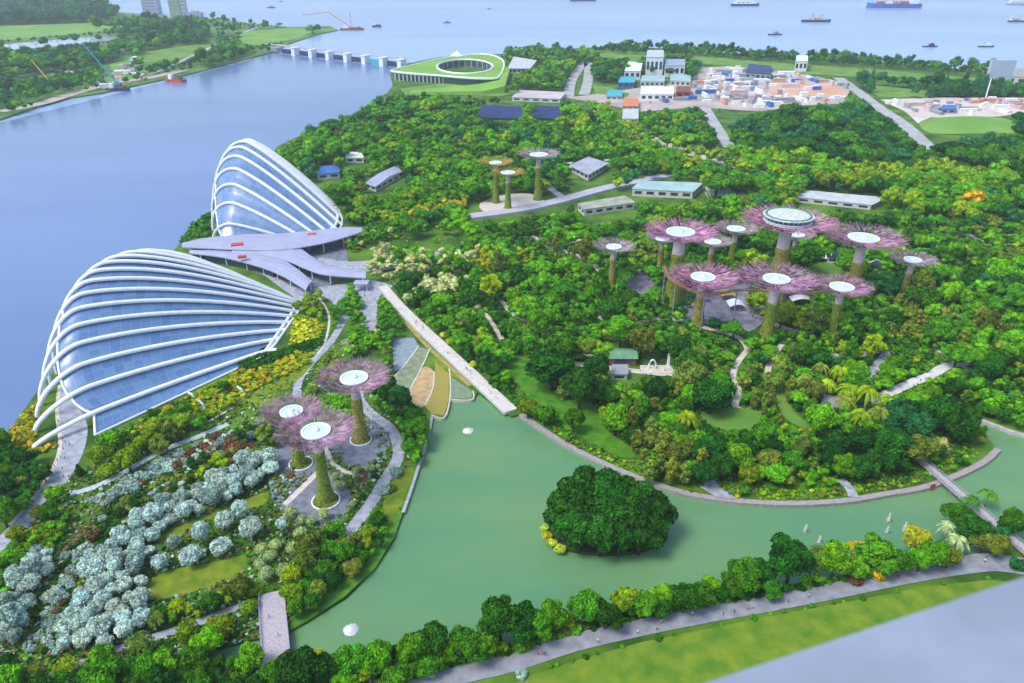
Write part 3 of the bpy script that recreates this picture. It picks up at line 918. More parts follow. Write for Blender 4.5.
# aerial walkway in the grove
way = empty("skyway", (0, 0, 0), "narrow rust-coloured aerial walkway curving between the grove supertrees", "walkway")
P = catmull([G(664, 266, 22), G(672, 280, 22), G(705, 294, 22), G(745, 290, 22), G(800, 293, 22), G(826, 291, 22), G(842, 283, 22), G(848, 272, 22)], 6)
b = MB()
for i in range(len(P) - 1):
    d = (P[i + 1] - P[i]).normalized(); nn = Vector((-d.y, d.x, 0)) * 1.1
    b.quad(P[i] - nn, P[i + 1] - nn, P[i + 1] + nn, P[i] + nn)
    for s in (1, -1):
        q0, q1 = P[i] + nn * s, P[i + 1] + nn * s
        b.quad(q0 + Vector((0, 0, -.35)), q1 + Vector((0, 0, -.35)), q1 + Vector((0, 0, .5)), q0 + Vector((0, 0, .5)))
b.build("deck", mat("skyway_rose", (0.30, 0.16, 0.11), 0.6, 0.2, .5), way)
b = MB()
for i in range(2, len(P) - 2, 5):
    b.tube([P[i], (P[i].x, P[i].y, 0)], .3, 6)
    b.build("post", GREY, way); b = MB()

# ================================================================== bridges, fountains, parapet
def footbridge(name, px, width, label, rail_m, deck_m, z=1.6, posts=7):
    W = catmull([G(x, y, z) for x, y in px], 6)
    t = empty(name, W[0], label, "bridge")
    o = W[0].copy()
    b = MB()
    LR = []
    for i, p in enumerate(W):
        d = (W[min(i + 1, len(W) - 1)] - W[max(i - 1, 0)]).normalized()
        nn = Vector((-d.y, d.x, 0)) * width / 2
        LR.append((p + nn - o, p - nn - o))
    for i in range(len(W) - 1):
        (a, c), (d, e) = LR[i], LR[i + 1]
        dn = Vector((0, 0, -.6))
        b.quad(c, e, d, a); b.quad(a + dn, d + dn, e + dn, c + dn)
        b.quad(a, d, d + dn, a + dn); b.quad(c + dn, e + dn, e, c)
    b.build("deck", deck_m, t)
    for s in (0, 1):
        r = MB()
        for hh in (.5, 1.1):
            r.tube([q[s] + Vector((0, 0, hh)) for q in LR], .11, 5)
        for i in range(0, len(W)):
            r.tube([LR[i][s], LR[i][s] + Vector((0, 0, 1.1))], .09, 4)
        r.build("railing", rail_m, t)
    k = max(1, (len(W) - 1) // posts)
    for i in range(k, len(W) - 1, k):
        c = MB(); q = (LR[i][0] + LR[i][1]) / 2
        c.tube([q + Vector((0, 0, -.5)), q + Vector((0, 0, -5))], .4, 8)
        c.build("pier", CONC, t)
    return t
footbridge("plank_footbridge", [(272, 592), (273, 615), (275, 640), (277, 668)], 8.2, "broad pale plank footbridge with violet railings over the lake's narrow end", mat("violet_rail", (0.35, 0.32, 0.55), .5), DECK)
exclude([(261, 590), (284, 590), (291, 655), (266, 660)])
t = footbridge("railed_footbridge", [(905, 446), (935, 472), (970, 502), (1000, 528), (1040, 563)], 3.6, "long narrow railed footbridge crossing from the garden to the lakeside road", GREY, mat("bridge_deck", (0.42, 0.38, 0.42), .8, .2, 1))
exclude([(902, 450), (908, 444), (960, 488), (1010, 530), (1005, 536), (955, 496)])
ban = empty("red_banner", G(933, 486, 1.2), "red zigzag banner board below the railed footbridge", "banner")
b = MB(); b.box((0, 0, 0), (2.6, .15, 1.6), .3); b.box((.3, .1, -1.4), (1.8, .15, 1.4), .3); b.build("board", RED, ban)
b = MB(); b.tube([(0, .1, 1), (0, .1, -3)], .1, 5); b.build("post", GREY, ban)

def jet(px, py, hpx, label, low=False):
    p = G(px, py, -1.1)
    rr = random.Random(px)
    b = MB()
    if low:
        n0 = len(b.v)
        rad = hpx * mpp(p)
        b.lathe([(rad * 1.05, .03), (rad * .8, .5), (rad * .45, .95), (rad * .12, 1.3), (.01, 1.35)], 20)
        for i in range(160):
            a, r_ = rr.uniform(0, 6.283), rad * math.sqrt(rr.uniform(.02, 1.3))
            b.box((r_ * math.cos(a), r_ * math.sin(a), rr.uniform(.05, 1.5) * max(0.1, 1.15 - r_ / rad)), (.3, .25, .12), a)
    else:
        h = hpx * mpp(p)
        b.lathe([(.30, 0), (.24, h * .3), (.20, h * .6), (.14, h * .85), (.04, h)], 8)
        for i in range(260):
            s = rr.random() ** 1.1
            a = rr.uniform(0, 6.283)
            r_ = abs(rr.gauss(0, .34)) * (1.25 - s)
            b.box((r_ * math.cos(a), r_ * math.sin(a), s * h), (.14, .12, .5), a)
    o = b.build("fountain_jet", SPRAY, None, True)
    o.location = p
    tag(o, label, "fountain", "fountains on the lake")
jet(468, 431, 5, "low bubbling white fountain off the stepped ponds", True)
jet(351, 630, 7, "low bubbling white fountain near the plank footbridge", True)
jet(805, 532, 9, "white jet nearest the bushes, upper one of the close pair")
jet(819, 543, 9, "white jet lowest toward the lakeside road trees")
jet(888, 522, 11, "tallest white jet out in the lake beyond the road trees")
jet(887, 533, 8, "short white jet just before the tallest one")
jet(904, 531, 11, "white jet nearest the railed footbridge")

par = empty("parapet", (0, 0, 188.9), "pale grey concrete rooftop parapet cutting across the near corner", "parapet")
A, B = G(705, 683, 188.9), G(1024, 577, 188.9)
d = (B - A).normalized()
nn = Vector((d.y, -d.x, 0))
A2, B2 = A - d * 1.6, B + d * 4
b = MB()
b.prism([(A2.x, A2.y), (A2.x + nn.x * .85, A2.y + nn.y * .85), (B2.x + nn.x * .85, B2.y + nn.y * .85), (B2.x, B2.y)], -.12, 0.0)
PARM = mat("parapet_coping", (0.245, 0.295, 0.375), 0.6, 0.22, 2.2, detail=8)
cp = b.build("coping", PARM, par)
bv = cp.modifiers.new("bevel", 'BEVEL'); bv.width = .02; bv.segments = 3
b = MB()
b.prism([(A2.x + nn.x * .06, A2.y + nn.y * .06), (A2.x + nn.x * .79, A2.y + nn.y * .79), (B2.x + nn.x * .79, B2.y + nn.y * .79), (B2.x + nn.x * .06, B2.y + nn.y * .06)], -2.2, -.122)
b.build("upstand", CONC, par)

# ================================================================== barrage and its hill-roofed hall
bar = empty("river_barrage", G(340, 55), "long low river barrage with white piers and dark gates", "dam")
bo = Vector(bar.location)
A, B = G(404, 64) - bo, G(268, 49) - bo
d = (B - A).normalized(); nn = Vector((-d.y, d.x, 0)); rz = math.atan2(d.y, d.x); Lb = (B - A).length
b = MB(); c = (A + B) / 2; b.box((c.x, c.y + 1, 10.2), (Lb, 13, 1.4), rz); b.build("deck", CONC, bar)
for i, x in enumerate((296, 313, 330, 348, 366, 384, 402)):
    p = G(x, 49 + (x - 282) * .118 + 4) - bo
    t = MB(); t.box((p.x, p.y, 5.5), (10, 15, 15), rz); t.box((p.x, p.y, 13.6), (12, 17, 1.4), rz)
    t.build("pier", WHITE, bar)
for i, x in enumerate((287, 304.5, 321.5, 339, 357, 375, 393)):
    p = G(x, 49 + (x - 282) * .118 + 3.5) - bo
    t = MB(); t.box((p.x, p.y - 3, 3.6), (27, 2, 9), rz)
    t.build("gate", TEAL if i == 5 else NAVY, bar)
t = MB(); p = G(274, 51) - bo; t.box((p.x, p.y, 4), (40, 16, 8), rz); t.build("abutment", GREY, bar)

hl = empty("hill_roofed_hall", G(455, 82), "circular hall with a sloping grass roof and an oval court beside the barrage", "hall")
ho = Vector(hl.location)
Z = 11.5
out = [(391, 71), (412, 65.5), (440, 59), (470, 55), (488, 55), (499, 58), (504, 63), (503, 70), (499, 77), (494, 79), (470, 78.5), (440, 76), (412, 74)]
out = [(p.x, p.y) for p in catmull([(a, b_, 0) for a, b_ in out], 4, True)]
hole = [(465 + 28 * math.cos(2 * math.pi * i / 28), 67 + 7.2 * math.sin(2 * math.pi * i / 28)) for i in range(28)]
w = lambda L_: [(G(x, y, Z) - ho)[:2] for x, y in L_]
HALLGREEN = mat("grass_roof", (0.15, 0.36, 0.04), 0.95, 0, 0.02, col2=(0.22, 0.42, 0.06))
b = MB(); b.prism(w(out), Z - 1.8, Z, [w(hole)]); rf = b.build("grass_roof", HALLGREEN, hl)
b = MB()
wo = [Vector((x, y, Z + .6)) for x, y in w(out)]
b.tube(wo + [wo[0]], 1.6, 5, False)
wi = [Vector((x, y, Z + .6)) for x, y in w(hole)]
b.tube(wi + [wi[0]], 1.8, 5, False)
b.build("roof_rim", WHITE, rf)
b = MB()
for i in range(len(wo)):
    p, q = wo[i] * .96, wo[(i + 1) % len(wo)] * .96
    b.quad((p.x, p.y, 0), (q.x, q.y, 0), (q.x, q.y, Z - 2), (p.x, p.y, Z - 2))
b.build("glass_wall", GLASSD, hl)
b = MB()
for i in range(len(wi)):
    p, q = wi[i], wi[(i + 1) % len(wi)]
    b.quad((q.x * 1.01, q.y, 0), (p.x * 1.01, p.y, 0), (p.x * 1.01, p.y, Z - 2), (q.x * 1.01, q.y, Z - 2))
b.build("court_wall", mat("court_glass", (0.06, 0.09, 0.14), .3, .4, .2), hl)
for i in range(0, len(wi), 1):
    p = wi[i]
    t = MB(); t.tube([(p.x, p.y, 0), (p.x, p.y, Z - 1)], .6, 5); t.build("column", WHITE, hl)
for i in range(0, 14):
    p = G(395 + i * 4, 73 + i * .25, Z) - ho
    t = MB(); t.tube([(p.x, p.y - 1, 0), (p.x, p.y - 1, Z - 1)], .7, 5); t.build("column", WHITE, hl)
t = MB(); p = G(457, 56, Z) - ho; t.lathe([(13, 0), (6, 5), (.2, 9)], 12, (p.x, p.y, Z + .5)); t.build("roof_cone", WHITE, hl)
# grass ramp down from the roof
b = MB()
RA = [G(504, 66, Z) - ho, G(499, 80, Z) - ho, G(478, 84, 9) - ho, G(440, 87.5, 4) - ho, G(405, 91, .3) - ho]
RB = [G(510, 68, Z) - ho, G(505, 86, 11) - ho, G(484, 91, 5) - ho, G(444, 92, 2) - ho, G(402, 93.5, .3) - ho]
for i in range(4):
    b.quad(RB[i], RB[i + 1], RA[i + 1], RA[i])
    for q0, q1 in ((RA[i], RA[i + 1]), (RB[i + 1], RB[i])):
        b.quad(q0, q1, (q1.x, q1.y, 0), (q0.x, q0.y, 0))
b.build("grass_ramp", HALLGREEN, hl)
exclude([(391, 71), (412, 63), (440, 57), (470, 53), (500, 56), (510, 66), (505, 84), (470, 91), (402, 93), (395, 82)])

# ================================================================== garden buildings
def wbuild(name, px4, h, label, cat, wall, roof, over=.8, pitch=0.0, windows=True, group=None, z0=0.0):
    P4 = [G(x, y) for x, y in px4]
    c = sum(P4, Vector()) / 4
    t = empty(name, c, label, cat, group)
    L4 = [p - c for p in P4]
    b = MB()
    for i in range(4):
        p, q = L4[i], L4[(i + 1) % 4]
        b.quad((p.x, p.y, z0), (q.x, q.y, z0), (q.x, q.y, h), (p.x, p.y, h))
    b.build("wall", wall, t)
    O = [Vector((p.x, p.y, 0)) + Vector((p.x, p.y, 0)).normalized() * over for p in L4]
    b = MB()
    if pitch:
        m0, m1 = (O[0] + O[3]) / 2, (O[1] + O[2]) / 2
        m0, m1 = m0.lerp(m1, .06), m1.lerp(m0, .06)
        up = lambda v, z: (v.x, v.y, z)
        b.quad(up(O[0], h), up(O[1], h), up(m1, h + pitch), up(m0, h + pitch))
        b.quad(up(O[2], h), up(O[3], h), up(m0, h + pitch), up(m1, h + pitch))
        b.f.append((0, 3, 5)); b.f.append((1, 4, 2))
    else:
        b.prism([(p.x, p.y) for p in O], h + .02, h + .7)
    b.build("roof", roof, t)
    if windows:
        for i in range(4):
            p, q = L4[i], L4[(i + 1) % 4]
            e = q - p
            nrm = Vector((e.y, -e.x, 0)).normalized()
            if (p + q).dot(nrm) < 0: nrm = -nrm
            k = max(1, min(5, int(e.length / 7)))
            for j in range(k):
                a, d2 = p + e * ((j + .2) / k) + nrm * .06, p + e * ((j + .8) / k) + nrm * .06
                wb = MB(); wb.quad((a.x, a.y, h * .35), (d2.x, d2.y, h * .35), (d2.x, d2.y, h * .78), (a.x, a.y, h * .78))
                wb.build("window", GLASSD, t)
    exclude([Q(p + Vector((0, 0, h)))[:2] for p in P4])
    return t
GREENROOF = mat("green_tin_roof", (0.14, 0.30, 0.17), 0.6, 0.15, 0.5)
PALEWALL = mat("pale_wall", (0.6, 0.58, 0.55), 0.8, 0.08, 0.3)
PALEROOF = mat("pale_flat_roof", (0.50, 0.54, 0.56), 0.7, 0.12, 0.15)
AQUA = mat("aqua_roof", (0.34, 0.50, 0.50), 0.6, 0.12, 0.1)
TANROOF = mat("tan_roof", (0.34, 0.36, 0.28), 0.8, 0.2, 0.15)
wbuild("garden_pavilion", [(609, 366), (636, 366), (637, 357), (611, 356)], 4.5, "long low pavilion with a green tin roof beside white garden arches", "pavilion", BROWN, GREENROOF, 1.0, 1.8)
wbuild("visitor_kiosk", [(611, 380), (627, 380), (627, 371), (612, 371)], 3.0, "small grey flat-roofed kiosk in front of the green-roofed pavilion", "kiosk", PALEWALL, GREY, .6)
wbuild("long_gallery", [(584, 216), (634, 209), (624, 202), (578, 210)], 5, "long tan flat-roofed building with dark roof vents below the elevated walk", "building", PALEWALL, TANROOF)
wbuild("exhibition_hall", [(632, 196), (692, 199), (702, 190), (640, 188)], 6, "long pale aqua-roofed hall among trees behind the grove", "building", PALEWALL, AQUA)
wbuild("service_block", [(708, 199), (742, 203), (742, 197), (705, 193)], 5, "narrow pale aqua roof half hidden by trees beside the long hall", "building", PALEWALL, AQUA)
wbuild("nursery_glasshouse", [(796, 202), (870, 210), (886, 203), (800, 195)], 4, "long pale glasshouse roof deep in the inland trees", "glasshouse", PALEWALL, PALEROOF)
wbuild("hut", [(820, 410), (842, 412), (844, 402), (824, 400)], 2.6, "slate-roofed hut half hidden among the palms", "hut", BROWN, GREY, .8, 1.5, False)
wbuild("riverside_cafe", [(318, 180), (340, 178), (338, 171), (322, 172)], 5, "cafe with a bright blue roof near the tall dome", "cafe", PALEWALL, BLUE)
wbuild("river_shelter", [(346, 163), (364, 163), (362, 158), (348, 157)], 5, "shelter with a white roof in the riverside trees", "shelter", PALEWALL, WHITE)
wbuild("leafy_pavilion", [(366, 188), (376, 192), (404, 176), (394, 172)], 5, "curved lavender-grey roofed pavilion in the riverside woods", "pavilion", PALEWALL, ROOFM, 2, 2)
wbuild("star_roof_hall", [(572, 172), (588, 181), (606, 170), (588, 164)], 6, "star-shaped grey roofed hall flanked by yellow flowering bushes", "hall", PALEWALL, mat("slate_roof", (0.36, 0.38, 0.46), .7, .15, .1), 3)
for i, (x, y, w_) in enumerate(((566, 167, 8), (568, 171, 8), (612, 168, 8), (610, 164, 8))):
    p = G(x, y); q = empty("white_awning", p, ("white awning on the river side of the star-shaped hall, rear one", "white awning on the river side of the star-shaped hall, front one", "white awning on the inland side of the star-shaped hall, front one", "white awning on the inland side of the star-shaped hall, rear one")[i], "awning", "awnings by the star-shaped hall")
    b = MB(); b.box((0, 0, 4), (12, 4, .4)); b.build("cover", WHITE, q)
    for s in (-5, 5):
        b = MB(); b.tube([(s, 0, 0), (s, 0, 4)], .2, 5); b.build("post", GREY, q)
# bandshell: two curved white shells
t = empty("bandshell", G(866, 277), "white curved bandshell at the back of the grove lawn", "bandshell")
b = MB(); n = 10
for i in range(n):
    for j in range(n):
        f = lambda u, v: Vector((10 * math.cos(math.pi * u) * (1 - .3 * v), 8 * v - 4, 13 * math.sin(math.pi * u) * (1 - .45 * v) + .2))
        b.quad(f(i / n, j / n), f((i + 1) / n, j / n), f((i + 1) / n, (j + 1) / n), f(i / n, (j + 1) / n))
o = b.build("shell", WHITE, t, True); o.rotation_euler.z = .5
so = o.modifiers.new("t", 'SOLIDIFY'); so.thickness = .4
b = MB(); b.prism([(-9, -7), (9, -7), (8, 4), (-8, 4)], -.1, 1.0); b.build("stage", GREY, t)
t = empty("stage_canopy", G(818, 262), "row of pointed white tent tops behind the grove lawn", "tent")
for i in range(5):
    b = MB(); b.lathe([(3, 3.6), (1.2, 4.6), (.1, 6.4)], 8, (-8 + i * 4, 0, 0)); b.lathe([(.15, 0), (.15, 4)], 5, (-8 + i * 4, 0, 0)); b.build("tent_top", WHITE, t)
wbuild("grove_building", [(826, 263), (838, 264), (840, 258), (828, 257)], 4.5, "small navy-roofed building behind the tent tops", "building", PALEWALL, NAVY)
def tent(px, py, w_, d_, h, m, label):
    p = G(px, py)
    t = empty("awning", p, label, "awning", "coloured awnings in the grove")
    b = MB()
    n = 6
    for i in range(n):
        a, c = i / n, (i + 1) / n
        f = lambda u, v: Vector((w_ * (u - .5), d_ * (v - .5), h + 1.6 * math.sin(math.pi * u)))
        b.quad(f(a, 0), f(c, 0), f(c, 1), f(a, 1))
    o = b.build("cover", m, t, True)
    for sx in (-.48, .48):
        for sy in (-.48, .48):
            q = MB(); q.tube([(w_ * sx, d_ * sy, 0), (w_ * sx, d_ * sy, h)], .15, 5); q.build("post", GREY, t)
    exclude([(px - w_ * .8, py - 9), (px + w_ * .8, py - 9), (px + w_ * .8, py - 1), (px - w_ * .8, py - 1)])
tent(727, 299, 9, 7, 3.4, YELLOWP, "bright yellow awning beside the white one in the grove")
tent(735, 309, 9.5, 9, 3.4, WHITE, "white barrel awning beside the yellow one in the grove")
tent(706, 294, 8, 6, 3.2, RED, "red awning behind the pink supertree's trunk")
tent(706, 302, 4, 4, 3.0, BLUE, "small blue awning behind the pink supertree's trunk")
tent(790, 297, 13, 7, 3.4, WHITE, "rear white awning beside the front grove supertree")
tent(800, 304, 13, 7, 3.4, WHITE, "front white awning beside the front grove supertree")
exclude([(696, 286), (748, 286), (748, 320), (696, 320)], 455)
for pg, dp in (([(362, 168), (408, 166), (406, 188), (370, 200)], G(385, 178).y), ([(566, 158), (612, 158), (612, 184), (570, 186)], G(588, 165).y), ([(576, 197), (638, 197), (636, 222), (580, 224)], G(605, 203).y), ([(466, 204), (560, 194), (600, 183), (672, 168), (676, 182), (600, 200), (560, 212), (470, 226)], G(570, 192).y),
               ([(316, 165), (342, 165), (342, 184), (316, 184)], G(330, 172).y), ([(344, 154), (366, 154), (366, 167), (344, 167)], G(355, 158).y), ([(796, 191), (890, 200), (890, 215), (796, 208)], G(840, 198).y), ([(608, 351), (640, 351), (640, 384), (608, 384)], G(623, 354).y), ([(628, 182), (706, 184), (700, 202), (628, 200)], G(666, 186).y)):
    exclude(pg, dp)
# sculptures and garden markers
def arch(px, py, label):
    p = G(px, py)
    t = empty("garden_arch", p, label, "arch", "white arches by the pavilion")
    b = MB(); b.tube([(2 * math.cos(a * math.pi / 10), 0, 5.4 * math.sin(a * math.pi / 10)) for a in range(11)], .4, 6); b.build("hoop", WHITE, t)
    b = MB(); b.box((0, 0, .1), (5.2, 1.4, .3)); b.build("plinth", CONC, t)
arch(652, 369, "white hoop arch beside the green-roofed pavilion")
t = empty("white_pillar", G(668, 366), "slim white pillar near the hoop arch", "pillar")
b = MB(); b.box((0, 0, 3.6), (1.4, 1.4, 7), 0, .7); b.build("shaft", WHITE, t); b = MB(); b.box((0, 0, .12), (2.2, 2.2, .3)); b.build("plinth", CONC, t)
def marker(x0, y0, h, label):
    t = empty("white_marker", G(x0, y0), label, "sculpture", "white bent markers by the wide dome")
    b = MB(); b.tube([(1.2, 0, 0), (.4, 0, h * .6), (-1.6, .4, h)], [.7, .6, .5], 6); b.build("blade", WHITE, t)
    b = MB(); b.box((1.2, 0, .1), (2.2, 2.2, .25)); b.build("plinth", CONC, t)
marker(203, 410, 5.6, "white bent marker in the flower bed below the wide dome's middle")
marker(241, 393, 3.6, "shorter white marker beside the dark round bush by the wide dome")
marker(192, 398, 3.0, "small white marker leaning at the wide dome's glass foot")

# ================================================================== far shore works and buildings
wbuild("white_works_building", [(624, 80), (640, 80), (642, 71), (628, 70)], 14, "low white works building with a sloped roof, river end of the works cluster", "building", WHITE, WHITE)
wbuild("white_works_building", [(645, 76), (662, 76), (662, 68), (646, 68)], 30, "tallest white works building with dark window bands", "building", WHITE, PALEROOF)
wbuild("white_works_building", [(664, 77), (684, 77), (684, 70), (664, 70)], 18, "white works building with a blue-grey roof beside the tallest one", "building", WHITE, mat("bluegrey_roof", (.3, .38, .5), .6))
wbuild("blue_works_shed", [(618, 88), (634, 88), (635, 82), (620, 82)], 8, "blue-walled shed in front of the white works buildings", "shed", BLUE, TEAL)
wbuild("aqua_works_shed", [(640, 87), (664, 87), (664, 81), (642, 81)], 8, "aqua-roofed shed in front of the tallest works building", "shed", PALEWALL, AQUA)
wbuild("aqua_works_shed", [(670, 86), (690, 87), (690, 80), (670, 80)], 8, "aqua-roofed shed nearest the works yard road", "shed", PALEWALL, AQUA)
wbuild("long_white_shed", [(640, 101), (673, 101), (673, 93), (641, 93)], 9, "long white shed at the front of the works yard", "shed", WHITE, WHITE)
wbuild("red_works_shed", [(676, 98), (690, 98), (690, 92), (676, 92)], 8, "brick-red shed beside the long white shed", "shed", RED, BROWN)
wbuild("long_grey_roof", [(512, 101), (560, 103), (566, 96), (520, 94)], 5, "long low pinkish-grey roof beside the loop road", "building", PALEWALL, mat("pinkgrey_roof", (.52, .46, .48), .7, .1, .05))
wbuild("teal_pool_shed", [(606, 100), (622, 100), (622, 94), (608, 94)], 5, "flat turquoise-roofed shed beside the loop lawn", "shed", PALEWALL, TEAL)
wbuild("orange_yard_shed", [(622, 112), (638, 112), (638, 104), (624, 104)], 7, "orange-roofed shed at the yard's garden corner", "shed", PALEWALL, ORANGE)
wbuild("white_yard_shed", [(622, 124), (638, 124), (638, 114), (623, 114)], 6, "white flat shed below the orange-roofed one", "shed", WHITE, PALEROOF)
wbuild("navy_port_shed", [(745, 79), (770, 81), (770, 72), (748, 70)], 10, "long navy-roofed shed at the back of the works yard", "shed", GREY, NAVY)
wbuild("white_port_house", [(794, 72), (806, 72), (806, 66), (795, 66)], 18, "small upright white building on the coast lawn", "building", WHITE, WHITE)
wbuild("curved_port_roof", [(508, 74), (530, 74), (536, 66), (514, 62)], 9, "grey curved roof with a white rim beside the hill-roofed hall", "building", PALEWALL, PALEROOF, 3)
wbuild("coast_warehouse", [(1004, 84), (1060, 88), (1060, 78), (1008, 76)], 12, "long brown-grey warehouse beside the grey billboard", "warehouse", PALEWALL, TANROOF)
wbuild("grey_sand_shed", [(940, 114), (955, 114), (955, 110), (941, 110)], 6, "blue-grey shed on the sand yard", "shed", GREY, BLUE)
# solar fields
for (x0, x1, lab) in ((478, 523, "larger dark blue array of solar panels behind the gardens, river side"), (531, 561, "smaller dark blue array of solar panels beside the larger one")):
    P4 = [G(x0, 120), G(x1, 121), G(x1 - 2, 110), G(x0 + 4, 109)]
    c = sum(P4, Vector()) / 4
    t = empty("solar_array", c, lab, "solar array", "solar arrays")
    b = MB()
    n = 8
    for i in range(n):
        a0, a1 = i / n, (i + .82) / n
        L0, L1 = P4[0].lerp(P4[3], a0) - c, P4[0].lerp(P4[3], a1) - c
        R0_, R1_ = P4[1].lerp(P4[2], a0) - c, P4[1].lerp(P4[2], a1) - c
        b.quad(L0 + Vector((0, 0, 3)), R0_ + Vector((0, 0, 3)), R1_ + Vector((0, 0, 5)), L1 + Vector((0, 0, 5)))
    b.build("panel", mat("solar_blue", (0.02, 0.04, 0.13), .3, .3, .1), t)
    b = MB()
    for i in range(n):
        for s in (.05, .5, .95):
            p = P4[0].lerp(P4[3], (i + .4) / n).lerp(P4[1].lerp(P4[2], (i + .4) / n), s) - c
            b.tube([p, p + Vector((0, 0, 3.6))], .3, 4)
    b.build("stand", GREY, t)
    exclude([(x0 - 1, 121), (x1 + 1, 122), (x1, 107), (x0, 106)])
# billboard
t = empty("grey_billboard", G(996, 88), "big blank blue-grey billboard on a mast by the coast", "billboard")
k = mpp(G(996, 88))
b = MB(); b.box((0, 0, 22 * k * .75), (24 * k, 6, 20 * k), 0); b.build("board", mat("billboard_face", (.46, .54, .70), .6, .05, .1), t)
b = MB(); b.tube([(-8 * k, 0, 0), (-8 * k, 0, 10 * k)], 2, 6); b.tube([(8 * k, 0, 0), (8 * k, 0, 10 * k)], 2, 6); b.build("post", GREY, t)
t = empty("striped_mast", G(984, 104), "thin red and white mast in front of the grey billboard", "mast")
b = MB(); b.tube([(0, 0, 0), (0, 0, 8)], 1.3, 6); b.build("lower_section", RED, t); b = MB(); b.tube([(0, 0, 8), (0, 0, 34)], .9, 6); b.build("upper_section", WHITE, t)
# tower blocks beyond the river
def tower(px, py, wpx, hpx, label, m, stripe):
    p = G(px, py); k = mpp(p)
    t = empty("tower_block", p, label, "tower block", "tower blocks beyond the river")
    w_, h = wpx * k, hpx * k * 1.05
    b = MB(); b.box((0, 0, h / 2), (w_, w_ * .7, h)); b.build("wall", m, t)
    fl = max(3, int(h / 9))
    for i in range(fl):
        b = MB(); b.box((0, -w_ * .352, h * (i + .5) / fl), (w_ * .86, .4, h / fl * .45)); b.build("window_band", stripe, t)
    b = MB(); b.box((0, 0, h + 2), (w_ * .5, w_ * .4, 4)); b.build("roof", GREY, t)
BLK = mat("block_grey", (.42, .45, .55), .7); BLG = mat("block_green", (.30, .42, .22), .7)
tower(153, 14, 15, 14, "blue-grey tower block beyond the river, riverward of the green one", BLK, mat("block_window", (.24, .27, .36), .4))
tower(177, 17, 10, 17, "green-fronted tower block beside the blue-grey one", BLG, MATS["block_window"])
tower(186, 18, 5, 16, "narrow grey slab block on the green block's sea side", BLK, MATS["block_window"])
tower(196, 18, 13, 5, "low grey block at the foot of the tower blocks", BLK, MATS["block_window"])

# ================================================================== boats, barges, cranes
def ship(px, py, lpx, label, cat, hull_m, sup_m, deck_m, style, rz=0.0):
    p = G(px, py, -2.0); k = mpp(p)
    L = lpx * k
    t = empty(style, p, label, cat, "ships on the sea", rz)
    W, Hh = L * .16, L * .075
    b = MB()
    st = [(-.5, .75, 1.0), (-.42, 1, 1.0), (.25, 1, 1.0), (.40, .7, 1.12), (.5, .04, 1.3)]
    for x, w_, h in st:
        for sy, z in ((-.5, h), (-.38, -.15), (.38, -.15), (.5, h)):
            b.v.append((x * L, sy * W * w_, z * Hh))
    for i in range(len(st) - 1):
        for j in range(3):
            b.f.append((i * 4 + j, i * 4 + j + 1, i * 4 + j + 5, i * 4 + j + 4))
    b.f.append((0, 3, 2, 1)); b.f.append((16, 17, 18, 19))
    b.build("hull", hull_m, t)
    b = MB()
    for x, w_, h in st:
        b.v += [(x * L * .985, -W * .49 * w_, h * Hh * .96), (x * L * .985, W * .49 * w_, h * Hh * .96)]
    for i in range(len(st) - 1):
        b.f.append((i * 2, i * 2 + 2, i * 2 + 3, i * 2 + 1))
    b.build("deck", deck_m, t)
    b = MB()
    if style == "ferry":
        b.box((-.02 * L, 0, Hh * 1.5), (L * .72, W * .8, Hh * 1.0)); b.box((-.02 * L, 0, Hh * 2.4), (L * .56, W * .66, Hh * .7)); b.box((.16 * L, 0, Hh * 3), (L * .1, W * .5, Hh * .6))
    elif style == "tug_boat":
        b.box((.08 * L, 0, Hh * 1.7), (L * .36, W * .7, Hh * 1.4)); b.box((.1 * L, 0, Hh * 2.8), (L * .2, W * .5, Hh * .9))
    else:
        b.box((-.36 * L, 0, Hh * 2.0), (L * .13, W * .85, Hh * 2.1)); b.box((-.36 * L, 0, Hh * 3.3), (L * .09, W * .9, Hh * .6))
    sp = b.build("superstructure", sup_m, t)
    b = MB()
    for i in range(3):
        b.box((-.25 * L + i * .16 * L if style != "cargo_ship" else -.36 * L, -W * .43, Hh * (1.6 if style != "cargo_ship" else 1.5 + i * .6)), (L * .07, .3, Hh * .22))
    b.build("window", NAVY, sp)
    b = MB(); x = -.42 * L if style == "cargo_ship" else -.14 * L
    b.tube([(x, 0, Hh * 2), (x, 0, Hh * 4)], W * .11, 8); b.build("funnel", ORANGE, t)
    b = MB(); b.tube([(.2 * L, 0, Hh), (.2 * L, 0, Hh * 3.6)], L * .006, 5); b.build("mast", WHITE, t)
    if style == "cargo_ship":
        for i in range(4):
            x = -.2 * L + i * .15 * L
            b = MB(); b.box((x, 0, Hh * 1.25), (L * .11, W * .7, Hh * .5)); b.build("hatch", (RED, ORANGE, WHITE, RED)[i], t)
        for i in range(3):
            x = -.12 * L + i * .15 * L
            b = MB(); b.tube([(x, 0, Hh), (x, 0, Hh * 3.2), (x + .07 * L, 0, Hh * 3.9)], L * .008, 5); b.build("derrick", ORANGE, t)
    return t
ship(893, 8, 54, "large cargo ship with a blue hull and orange and white deck gear", "cargo ship", BLUE, WHITE, ORANGE, "cargo_ship", math.pi)
ship(583, 1, 26, "dark low barge-like cargo ship cut by the top edge of the sea", "cargo ship", NAVY, GREY, GREY, "cargo_ship")
ship(745, 6, 28, "long white ferry with a dark waterline", "ferry", NAVY, WHITE, WHITE, "ferry")
ship(816, 22, 29, "navy tug-like supply boat with a grey cabin, inshore of the big cargo ship", "supply boat", NAVY, PALEWALL, GREY, "tug_boat")
